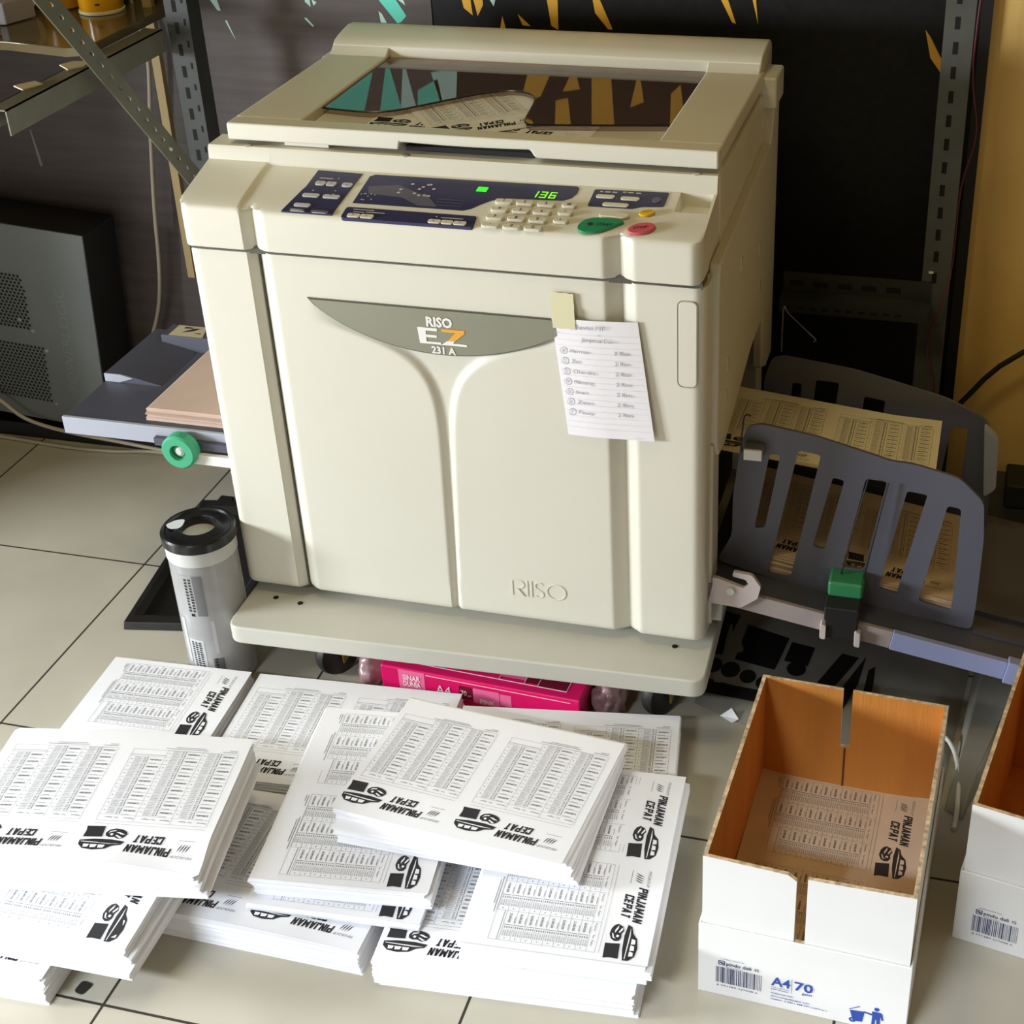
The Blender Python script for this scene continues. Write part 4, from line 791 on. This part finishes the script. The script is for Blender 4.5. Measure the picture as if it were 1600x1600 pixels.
for a in ((0.028, 0.068, 0.012, 0.050, 1), (0.120, 0.140, 0.018, 0.040, 0), (0.141, 0.180, 0.014, 0.040, 1), (0.181, 0.198, 0.018, 0.038, 1), (0.176, 0.212, 0.022, 0.080, 1, True), (0.213, 0.232, 0.018, 0.080, 0, True), (0.233, 0.274, 0.014, 0.080, 0, True)):
    q = MB(); m_ = a[4]; rq(*a[:4], 0, *a[5:]); q.build('wrap_panel', ('maroon', 'pink_light')[m_], ro_)
q = MB(); k = RM.to_3x3() @ Vector((0, -0.0004, 0))
q.text('SINAR', RO(0.0345, 0.0335)+k, RU, Z3, 0.0088, 0.0270, 0.035); q.text('DUNIA', RO(0.0345, 0.0225)+k, RU, Z3, 0.0088, 0.0270, 0.035); q.text('70', RO(0.1225, 0.0240)+k, RU, Z3, 0.0090, 0.0090, 0.01); q.text('gsm', RO(0.1325, 0.0240)+k, RU, Z3, 0.0030, 0.0055, 0.01); q.text('PINK', RO(0.1510, 0.0150)+k, RU, Z3, 0.0085, 0.0230, 0.02); q.text('A4', RO(0.0850, 0.0200)+k, RU, Z3, 0.0150, 0.0220, -0.005)
D = -RV; kz = Vector((0, 0, 0.0005))
q.text('4', RO(0.2630, 0.0550, True)+kz, D, RU, 0.0180, 0.0200, 0.0); q.text('70', RO(0.2200, 0.0590, True)+kz, D, RU, 0.0090, 0.0150, 0.0); q.text('gsm', RO(0.2230, 0.0400, True)+kz, D, RU, 0.0030, 0.0080, 0.0); q.text('K', RO(0.1960, 0.0560, True)+kz, D, RU, 0.0100, 0.0100)
q.text('SINAR', RO(0.1000, 0.0560, True)+kz, D, RU, 0.0100, 0.0230); q.text('paper', RO(0.150, 0.050, True)+kz, D, RU, 0.004, 0.012)
for a, b in (((0.050, 0.016), (0.275, 0.0135)), ((0.275, 0.0135), (0.276, 0.10)), ((0.050, 0.016), (0.052, 0.10)), ((0.175, 0.0147), (0.176, 0.1)), ((0.2125, 0.0145), (0.2125, 0.1)), ((0.2325, 0.014), (0.2325, 0.1))): q.tube([RO(*a, True), RO(*b, True)], 0.0005, 4)
q.tube([RO(0.070, 0.047), RO(0.285, 0.045)], 0.0005, 4)
q.build('wrap_lettering', 'pink_line', ro_)
def crumple(name, label, cat, c, r, seed, m, sq=(1, 1, 1)):
    rg = random.Random(seed); bm = bmesh.new(); bmesh.ops.create_icosphere(bm, subdivisions=4, radius=1.0)
    D_ = [(Vector((rg.uniform(-1, 1), rg.uniform(-1, 1), rg.uniform(-1, 1))).normalized(), rg.uniform(2, 5.5), rg.uniform(0.05, 0.14), rg.uniform(0, 6)) for _ in range(9)]
    mb = MB(); vs = []
    for v in bm.verts:
        k = 1+sum(a*abs(math.sin(f*v.co.dot(d)+p)) for d, f, a, p in D_)-0.35
        vs.append((c[0]+v.co.x*k*r*sq[0], c[1]+v.co.y*k*r*sq[1], max(0.001, c[2]+v.co.z*k*r*sq[2])))
    mb.add(vs, [tuple(x.index for x in f.verts) for f in bm.faces]); bm.free()
    return tag(mb.build(name, m, None, smooth=35), label, cat)
crumple('plastic_wrap', 'crumpled dull pink wrapping left of the magenta ream under the cart', 'plastic wrap', (0.482, 0.215, 0.020), 0.023, 3, 'bag_pink', (0.8, 1.0, 0.9))
crumple('plastic_wrap', 'crumpled dark wrapping right of the magenta ream under the cart', 'plastic wrap', (0.833, 0.215, 0.022), 0.025, 5, 'bag_pink', (0.8, 1.0, 0.9))
# ---------------------------------------------------------------- ink cartridge
ik = thing('ink_cartridge', 'grey plastic ink tube with black ring cap, standing at the left cart corner', 'ink cartridge', (0.2540, 0.1850, 0))
IC = (0.2540, 0.1850, 0.0)
tbo = MB().lathe([(0.0455, 0.0), (0.0490, 0.004), (0.0490, 0.018), (0.0480, 0.021), (0.0480, 0.2120), (0.0480, 0.214)], IC, Z3, 48).build('tube_body', 'tube', ik, smooth=30)
MB().lathe([(0.0486, 0.2100), (0.0492, 0.2110), (0.0492, 0.2350), (0.0480, 0.2360)], IC, Z3, 48).build('tube_collar', 'tube_white', ik, smooth=30)
cp = MB(); cp.lathe([(0.0480, 0.232), (0.0520, 0.2335), (0.0520, 0.2460), (0.0500, 0.2485), (0.0460, 0.2490), (0.0440, 0.2465), (0.0350, 0.2465), (0.0300, 0.2495), (0.0255, 0.2495), (0.0245, 0.2470), (0.0245, 0.2250)], IC, Z3, 48, cap=False)
cpo = cp.build('ring_cap', 'cap', ik, smooth=35)
MB().lathe([(0.0247, 0), (0.0247, 0.001)], (IC[0], IC[1], 0.226), Z3, 32).build('tube_end', 'tube_in', ik)
q = MB(); q.flat([rpoly([(-0.045, -0.009), (-0.034, -0.018), (-0.022, -0.014), (-0.020, -0.006), (-0.024, 0.010), (-0.036, 0.006)], 0.005)], (IC[0], IC[1], 0.2497), X3, Y3); q.build('cap_patch', 'blue_white', ik)
q = MB()
def cyl_patch(a0, a1, z0, z1, r, mi):
    n = 8; q.grid([[(IC[0]+r*math.cos(R(a0+(a1-a0)*i/n)), IC[1]+r*math.sin(R(a0+(a1-a0)*i/n)), z) for i in range(n+1)] for z in (z0, z1)], mi)
cyl_patch(-112, -72, 0.128, 0.196, 0.0483, 0); cyl_patch(-84, -68, 0.128, 0.196, 0.04845, 1); cyl_patch(-112, -84, 0.022, 0.085, 0.0483, 2); cyl_patch(-73, -55, 0.026, 0.053, 0.0483, 1); cyl_patch(-66, -60, 0.060, 0.118, 0.0483, 2); cyl_patch(-125, -116, 0.040, 0.118, 0.0483, 2)
rg = random.Random(2)
for a0, z0, z1, st in ((-99, 0.135, 0.190, 0.0052), (-91, 0.135, 0.190, 0.0048), (-108, 0.030, 0.080, 0.004), (-101, 0.030, 0.080, 0.004), (-94, 0.030, 0.080, 0.004), (-70, 0.030, 0.050, 0.005)):
    z = z0
    while z < z1: cyl_patch(a0, a0+rg.uniform(3.5, 5.0), z, z+st*0.62, 0.0487, 3); z += st
cyl_patch(-96, -90, 0.127, 0.1315, 0.0488, 4)
q.build('tube_label', ['tube', 'tube_label', 'key_grey', 'ink', 'hole'], ik, recalc=False)
# black shallow tray behind the cartridge
bt = thing('shallow_tray', 'shallow black tray lying on the tiles behind the ink cartridge', 'tray', (0.12, 0.40, 0))
BP = [(0.0593, 0.2321), (0.225, 0.262), (0.190, 0.620), (0.0100, 0.585)]
def inner(k): 
    c = Vector((0.12, 0.425)); return [tuple(c+(Vector(p)-c)*k) for p in BP]
q = MB(); A, B2, C2 = BP, inner(0.88), inner(0.80)
q.add([(x, y, 0.001) for x, y in A]+[(x, y, 0.014) for x, y in inner(0.985)]+[(x, y, 0.014) for x, y in B2]+[(x, y, 0.004) for x, y in C2], [(0, 1, 5, 4), (1, 2, 6, 5), (2, 3, 7, 6), (3, 0, 4, 7), (4, 5, 9, 8), (5, 6, 10, 9), (6, 7, 11, 10), (7, 4, 8, 11), (8, 9, 13, 12), (9, 10, 14, 13), (10, 11, 15, 14), (11, 8, 12, 15), (12, 13, 14, 15), (3, 2, 1, 0)])
q.build('tray_shell', 'blk_tray', bt, bevel=0.0015)
q = MB(); q.box(0.036, 0.060, 0.590, 0.606, 0.001, 0.012); q.build('tray_tab', 'blk_tray', bt)
# ---------------------------------------------------------------- computer case
PM = Matrix.Translation((-0.2450, 0.722, 0.031)) @ Matrix.Rotation(R(4.4), 4, 'Y')
pc = thing('computer_case', 'dark grey computer case with two perforated vents standing against the wall at left', 'computer case', (-0.43, 0.78, 0.03))
q = MB(); q.box(-0.42, 0.0, 0.0, 0.004, 0.012, 0.398, M=PM); po = q.build('front_panel', 'pc', pc, bevel=0.0008)
q = MB(); q.box(-0.418, -0.002, 0.004, 0.105, 0.013, 0.396, M=PM); q.build('shaded_shell', 'black', pc)  # shadow on the case's side and top put into the colour as black
q = MB()
def vent(x0, x1, z0, z1, cut, st=0.0078):
    v = MB(); r = 0
    z = z0
    while z < z1:
        x = x0+(st/2 if r % 2 else 0)
        while x < x1:
            if cut(x, z): v.add([PM @ Vector((x+0.0029*math.cos(t), -0.0004, z+0.0029*math.sin(t))) for t in [math.pi/3*i for i in range(6)]], [tuple(range(6))])
            x += st
        z += st*0.866; r += 1
    v.build('vent', 'hole', po)
vent(-0.26, -0.125, 0.200, 0.302, lambda x, z: x < -0.128-0.20*max(0, z-0.27)); vent(-0.26, -0.110, 0.055, 0.165, lambda x, z: True)
for x, z in ((-0.127, 0.196), (-0.105, 0.160), (-0.103, 0.050), (-0.15, 0.215)): MB().lathe([(0.0035, 0), (0.0028, 0.0015)], PM @ Vector((x, 0.0, z)), (0, -1, 0), 12).build('case_screw', 'wire', po)
q = MB(); q.text('POWERLOGIC', PM @ Vector((-0.052, -0.0003, 0.085)), (PM.to_3x3() @ Vector(Z3)), (PM.to_3x3() @ Vector((-1, 0, 0))), 0.020, 0.205, -0.012, 0.0, 0.0); q.build('embossed_name', 'pc_emb', po)
# ---------------------------------------------------------------- steel shelving
def angle_bar(name, label, cat, segs, m='slot_steel'):
    return None
lp_ = thing('shelf_post', 'dark slotted steel angle post behind the left rear of the duplicator', 'shelf post', (0.034, 0.74, 0.03))
q = MB(); q.box(0.014, 0.053, 0.728, 0.7305, 0.031, 1.7); q.box(0.0505, 0.053, 0.7305, 0.766, 0.031, 1.7); lpo = q.build('angle_iron', 'slot_dark', lp_)
q = MB(); z = 0.10
while z < 1.6:
    q.quad((0.027, 0.7276, z), (0.034, 0.7276, z), (0.034, 0.7276, z+0.018), (0.027, 0.7276, z+0.018)); q.quad((0.0433, 0.7276, z+0.014), (0.0468, 0.7276, z+0.014), (0.0468, 0.7276, z+0.024), (0.0433, 0.7276, z+0.024), 0); z += 0.034
q.build('slot', 'hole', lpo)
rp_ = thing('shelf_post', 'slotted steel angle post at the right, beside the wooden board', 'shelf post', (1.21, 0.74, 0.03))
q = MB(); q.box(1.190, 1.230, 0.728, 0.7305, 0.031, 1.7); q.box(1.2275, 1.230, 0.7305, 0.766, 0.031, 1.7); rpo = q.build('angle_iron', 'slot_steel', rp_)
q = MB(); z = 0.46
while z < 1.5:
    q.quad((1.204, 0.7276, z), (1.211, 0.7276, z), (1.211, 0.7276, z+0.017), (1.204, 0.7276, z+0.017)); z += 0.034
q.build('slot', 'hole', rpo); MB().box(1.199, 1.206, 0.726, 0.728, 0.476, 0.479).build('bolt', 'card_white', rp_)
cbr = thing('shelf_crossbar', 'dark slotted steel crossbar low between duplicator and right post', 'shelf crossbar', (1.08, 0.73, 0.43))
q = MB(); q.box(0.985, 1.205, 0.7255, 0.7278, 0.432, 0.462); q.box(0.985, 1.205, 0.690, 0.7278, 0.430, 0.4322); q.box(0.985, 1.205, 0.688, 0.690, 0.412, 0.4322); co = q.build('angle_iron', 'slot_dark', cbr)
q = MB(); q2 = MB(); x = 0.995
while x < 1.17:
    q.quad((x, 0.7251, 0.440), (x+0.022, 0.7251, 0.440), (x+0.022, 0.7251, 0.449), (x, 0.7251, 0.449))
    for k in (0.0, 0.018): q2.quad((x+k, 0.6876, 0.419), (x+k+0.010, 0.6876, 0.419), (x+k+0.010, 0.6876, 0.423), (x+k, 0.6876, 0.423))
    x += 0.036
q.build('slot', 'hole', co); q2.build('small_slot', 'hole', co)
# diagonal brace with real holes, in the plane of the left post
br = thing('shelf_brace', 'perforated steel strip running diagonally down to the foot of the left post', 'shelf brace', (0.050, 0.66, 0.58))
A = Vector((0.055, 0.6720, 0.560)); Bv = Vector((0.055, 0.300, 1.010)); U = (Bv-A).normalized(); V = Vector((1, 0, 0)).cross(U).normalized(); Ln = (Bv-A).length
q = MB(); holes = [ell(0.018+0.0272*i, 0.0, 0.0058, 0.0032, 10, 0.25) for i in range(int((Ln-0.02)/0.0272))]
plate(q, [[(0, -0.0175), (Ln, -0.0175), (Ln, 0.0175), (0, 0.0175)]]+holes, A, U, V, 0.002); q.build('strip', 'slot_light', br)
sh = thing('wall_shelf', 'dark glossy shelf board at the top left holding cans', 'shelf', (-0.35, 0.7, 0.79))
q = MB(); q.prism([(-0.74, 0.594), (-0.164, 0.578), (-0.060, 0.560), (-0.030, 0.571), (-0.030, 0.846), (-0.74, 0.846)], 'z', 0.786, 0.800); q.build('shelf_board', 'shelf', sh, bevel=0.0015)
bk_ = thing('shelf_bracket', 'pale steel angle bracket sticking out under the shelf towards the viewer', 'shelf bracket', (0.0, 0.5, 0.78))
q = MB(); q.box(-0.002, 0.000, 0.318, 0.735, 0.750, 0.785); q.box(-0.030, 0.000, 0.318, 0.735, 0.783, 0.785); q.box(-0.030, -0.028, 0.318, 0.560, 0.755, 0.785); q.build('angle_iron', 'slot_light', bk_)
cn = thing('paint_can', 'glossy yellow can with pale rim on the shelf', 'can', (-0.122, 0.770, 0.80))
MB().lathe([(0.034, 0.004), (0.0350, 0.006), (0.0350, 0.110), (0.033, 0.114)], (-0.122, 0.770, 0.800), Z3, 40).build('can_body', 'can', cn, smooth=35)
MB().lathe([(0.034, 0.0), (0.0362, 0.001), (0.0362, 0.005), (0.034, 0.006)], (-0.122, 0.770, 0.800), Z3, 40).build('can_rim', 'tape', cn, smooth=35)
q = MB(); q.text('PAINT', (-0.117, 0.7345, 0.818), X3, Z3, 0.004, 0.020, 0.02); q.build('can_mark', 'ink', cn) if False else None
q = MB(); q.quad((-0.112, 0.7361, 0.816), (-0.105, 0.7389, 0.816), (-0.105, 0.7389, 0.819), (-0.112, 0.7361, 0.819)); q.build('can_mark', 'ink', cn)
am = thing('plastic_tub', 'amber plastic tub beside the yellow can on the shelf', 'tub', (-0.20, 0.785, 0.80))
MB().lathe([(0.030, 0.0), (0.034, 0.003), (0.040, 0.090), (0.041, 0.092)], (-0.203, 0.786, 0.800), Z3, 32).build('tub_body', 'amber', am, smooth=35); MB().lathe([(0.043, 0.090), (0.043, 0.098), (0.03, 0.100)], (-0.203, 0.786, 0.800), Z3, 32).build('tub_lid', 'can', am, smooth=35)
tr_ = thing('tape_roll', 'cream roll of tape standing on the shelf at the top left', 'tape roll', (-0.250, 0.735, 0.80))
MB().lathe([(0.024, -0.010), (0.033, -0.010), (0.033, 0.010), (0.024, 0.010), (0.024, -0.010)], (-0.250, 0.735, 0.8332), (0.75, -0.6, 0.1), 36, cap=False).build('tape_ring', 'tape_roll', tr_, smooth=35)
gx = thing('carton', 'small grey box on the shelf at the top left corner', 'box', (-0.30, 0.700, 0.80)); q = MB(); q.prism([(-0.36, 0.640), (-0.222, 0.660), (-0.205, 0.715), (-0.345, 0.700)], 'z', 0.801, 0.835); q.build('box_body', 'grey_box', gx, bevel=0.002)
tag(MB().lathe([(0.020, 0.0), (0.020, 0.05)], (-0.215, 0.600, 0.801), Z3, 24).build('lid_cap', 'scrap', None, smooth=35), 'pale round cap on the shelf edge at the far left', 'cap')
for nm, lbl, pts in (('cardboard_scrap', 'small cardboard scrap lying on the bracket just under the shelf', [(-0.046, 0.52), (-0.020, 0.50), (-0.006, 0.52), (-0.012, 0.545), (-0.036, 0.54)]), ('cardboard_scrap', 'small cardboard scrap near the free end of the bracket', [(-0.052, 0.415), (-0.028, 0.400), (-0.015, 0.430), (-0.035, 0.440)])):
    tag(MB().prism(pts, 'z', 0.7855, 0.7875).build(nm, 'scrap'), lbl, 'cardboard')
tag(MB().box(-0.026, -0.003, 0.36, 0.555, 0.7700, 0.7825).build('timber_offcut', 'black', None, bevel=0.001), 'dark timber strip lying along the bracket', 'timber')
tag(MB().prism([(-0.074, 0.33), (-0.060, 0.33), (-0.044, 1.30), (-0.062, 1.30)], 'y', 0.800, 0.812).build('wooden_batten', 'wood', None, bevel=0.001), 'narrow pale wooden batten leaning upright beside the left post', 'batten')
# ---------------------------------------------------------------- cables
def cable(name, label, pts, r, m, cat='cable'): return tag(MB().tube(pts, r, 8).build(name, m, None, smooth=60), label, cat)
cable('power_cable', 'grey cable hanging down the dark wall left of the duplicator', [(-0.115, 0.822, 1.0), (-0.1, 0.822, 0.800), (-0.088, 0.822, 0.720), (-0.108, 0.822, 0.590), (-0.128, 0.822, 0.453), (-0.142, 0.822, 0.33), (-0.160, 0.822, 0.25), (-0.192, 0.822, 0.170), (-0.20, 0.815, 0.10), (-0.17, 0.80, 0.035)], 0.0036, 'cable')
cable('power_cable', 'pale cable looping in front of the computer case down to the floor', [(-0.60, 0.700, 0.16), (-0.50, 0.700, 0.128), (-0.445, 0.700, 0.098), (-0.401, 0.700, 0.064), (-0.324, 0.700, 0.046), (-0.22, 0.71, 0.030), (-0.12, 0.715, 0.018), (0.0, 0.72, 0.006)], 0.0035, 'cable')
cable('power_cable', 'thin pale cable lying on the tiles along the foot of the wall', [(-0.70, 0.735, 0.004), (-0.493, 0.722, 0.004), (-0.399, 0.715, 0.004), (-0.314, 0.711, 0.004), (-0.240, 0.716, 0.004), (-0.16, 0.730, 0.004), (0.0, 0.728, 0.004)], 0.0033, 'cable')
cable('power_cable', 'black cable slanting across the wooden board at the right', [(1.60, 0.80, 0.47), (1.351, 0.80, 0.326), (1.264, 0.80, 0.226), (1.20, 0.78, 0.15)], 0.0045, 'cable_blk')
cable('electric_wire', 'thin dark red wire hanging beside the right post', [(1.240, 0.79, 1.0), (1.232, 0.79, 0.773), (1.246, 0.79, 0.672), (1.232, 0.79, 0.585), (1.230, 0.725, 0.47), (1.207, 0.722, 0.370), (1.214, 0.722, 0.32), (1.222, 0.722, 0.28)], 0.0013, 'cable_red', 'wire')
# ---------------------------------------------------------------- things on the floor at the right
ps = thing('plastic_sheet', 'crumpled grey plastic sheet with big dark printed letters under the receiving tray', 'plastic sheet', (1.15, 0.36, 0))
rg = random.Random(7); ph = [(rg.uniform(8, 40), rg.uniform(8, 40), rg.uniform(0, 6), rg.uniform(0.0006, 0.0022)) for _ in range(8)]
def pz(x, y): return 0.004+sum(a*(0.5+0.5*math.sin(fx*x+fy*y+p)) for fx, fy, p, a in ph)
PQ = [(0.9450, 0.255), (1.2900, 0.115), (1.335, 0.62), (0.925, 0.66)]
def pp(s, t): a = Vector(PQ[0]).lerp(Vector(PQ[1]), s); b = Vector(PQ[3]).lerp(Vector(PQ[2]), s); return a.lerp(b, t)
q = MB(); rowsp = []
for j in range(41):
    r_ = []
    for i in range(41):
        p = pp(i/40, j/40); e = min(i, 40-i, j, 40-j)/3; r_.append((p.x, p.y, 0.0008+pz(p.x, p.y)*min(1, e)))
    rowsp.append(r_)
pso = q.grid(rowsp).build('sheet', 'plastic_sheet', ps, smooth=70, recalc=False)
q = MB()
def lay(poly, n=1):
    vs, fs = fill(poly)
    q.add([(p[0], p[1], pz(p[0], p[1])+0.0012) for p in vs], fs)
def dark(pts): lay([pts])
dark([(0.935, 0.275), (0.940, 0.300), (1.05, 0.290), (1.10, 0.268), (1.10, 0.258)][:5])
for k, (x, y, r) in enumerate(((0.957, 0.334, 0.013), (0.983, 0.328, 0.014), (1.010, 0.318, 0.012), (1.035, 0.308, 0.012), (1.075, 0.350, 0.014))): dark(ell(x, y, r, r*1.25, 14))
for k in range(4): dark([(0.945+0.027*k, 0.286-0.006*k), (0.962+0.027*k, 0.283-0.006*k), (0.964+0.027*k, 0.302-0.006*k), (0.947+0.027*k, 0.305-0.006*k)])
dark([(0.945, 0.36), (0.965, 0.358), (0.975, 0.46), (0.950, 0.465)]); dark([(0.985, 0.352), (1.045, 0.340), (1.055, 0.42), (0.99, 0.44)]); dark([(1.055, 0.365), (1.090, 0.360), (1.095, 0.405), (1.060, 0.412)])
dark([(1.085, 0.262), (1.110, 0.258), (1.160, 0.395), (1.135, 0.400)]); dark([(1.115, 0.235), (1.140, 0.232), (1.165, 0.34), (1.170, 0.40)]); dark([(1.170, 0.245), (1.186, 0.244), (1.185, 0.38), (1.176, 0.37)])
dark([(1.243, 0.19), (1.280, 0.185), (1.264, 0.215), (1.278, 0.240), (1.282, 0.275), (1.268, 0.300), (1.242, 0.300)])
q.build('printed_lettering', 'black', pso, recalc=False)
ps2 = thing('plastic_sheet', 'bare grey plastic sheet on the floor between the two open cartons', 'plastic sheet', (1.34, 0.27, 0))
q = MB(); PQ = [(1.298, 0.120), (1.320, 0.105), (1.455, 0.60), (1.342, 0.62)]; rowsp = []
for j in range(31):
    r_ = []
    for i in range(21):
        p = pp(i/20, j/30); e = min(i, 20-i, j, 30-j)/3; r_.append((p.x, p.y, 0.0010+1.6*pz(p.x+1, p.y)*min(1, e)))
    rowsp.append(r_)
q.grid(rowsp).build('sheet', 'plastic_sheet', ps2, smooth=70, recalc=False)
cable('white_strap', 'white glossy strap arching on the floor between the two cartons', [(1.275, 0.260, 0.006), (1.292, 0.245, 0.012), (1.305, 0.215, 0.014), (1.312, 0.175, 0.012), (1.3135, 0.12, 0.006), (1.311, 0.085, 0.004)], 0.0032, 'cable_white', 'strap')
tag(MB().add([(0.985, 0.235, 0.002), (1.004, 0.224, 0.002), (1.012, 0.232, 0.003), (1.0, 0.243, 0.012), (0.985, 0.235, 0.003), (1.0, 0.243, 0.010)], [(0, 1, 2, 3), (0, 2, 5)]).build('paper_scrap', 'paper'), 'torn white paper scrap on the floor left of the open carton', 'paper scrap')
tag(MB().prism(rpoly([(0.358, -0.392), (0.370, -0.394), (0.3745, -0.378), (0.360, -0.376)], 0.004), 'z', 0.0006, 0.0022).build('dark_flake', 'rubber'), 'small dark flake on the tile at the bottom left corner', 'debris')
tag(MB().lathe([(0.0065, 0), (0.006, 0.0008)], (0.868, -0.345, 0.0005), Z3, 20).build('floor_spot', 'key_grey', None), 'pale round spot on the tile at the bottom centre', 'spot')
bn = thing('storage_bin', 'dark grey plastic bin standing behind the receiving tray at the right edge', 'bin', (1.42, 0.68, 0))
q = MB(); q.box(1.298, 1.75, 0.66, 0.80, 0.0, 0.085); q.box(1.290, 1.76, 0.650, 0.806, 0.085, 0.108); q.build('bin_body', 'bin', bn, bevel=0.004)
MB().box(1.295, 1.755, 0.648, 0.652, 0.070, 0.086).build('bin_band', 'tray', bn); q = MB(); q.box(1.345, 1.45, 0.69, 0.76, 0.108, 0.150); q.build('bin_handle', 'black', bn, bevel=0.004)
tag(MB().box(1.20, 1.75, 0.618, 0.640, 0.0, 0.050).build('wooden_plank', 'brown', None, bevel=0.001), 'brown plank on the floor between the receiving tray and the dark bin', 'plank')
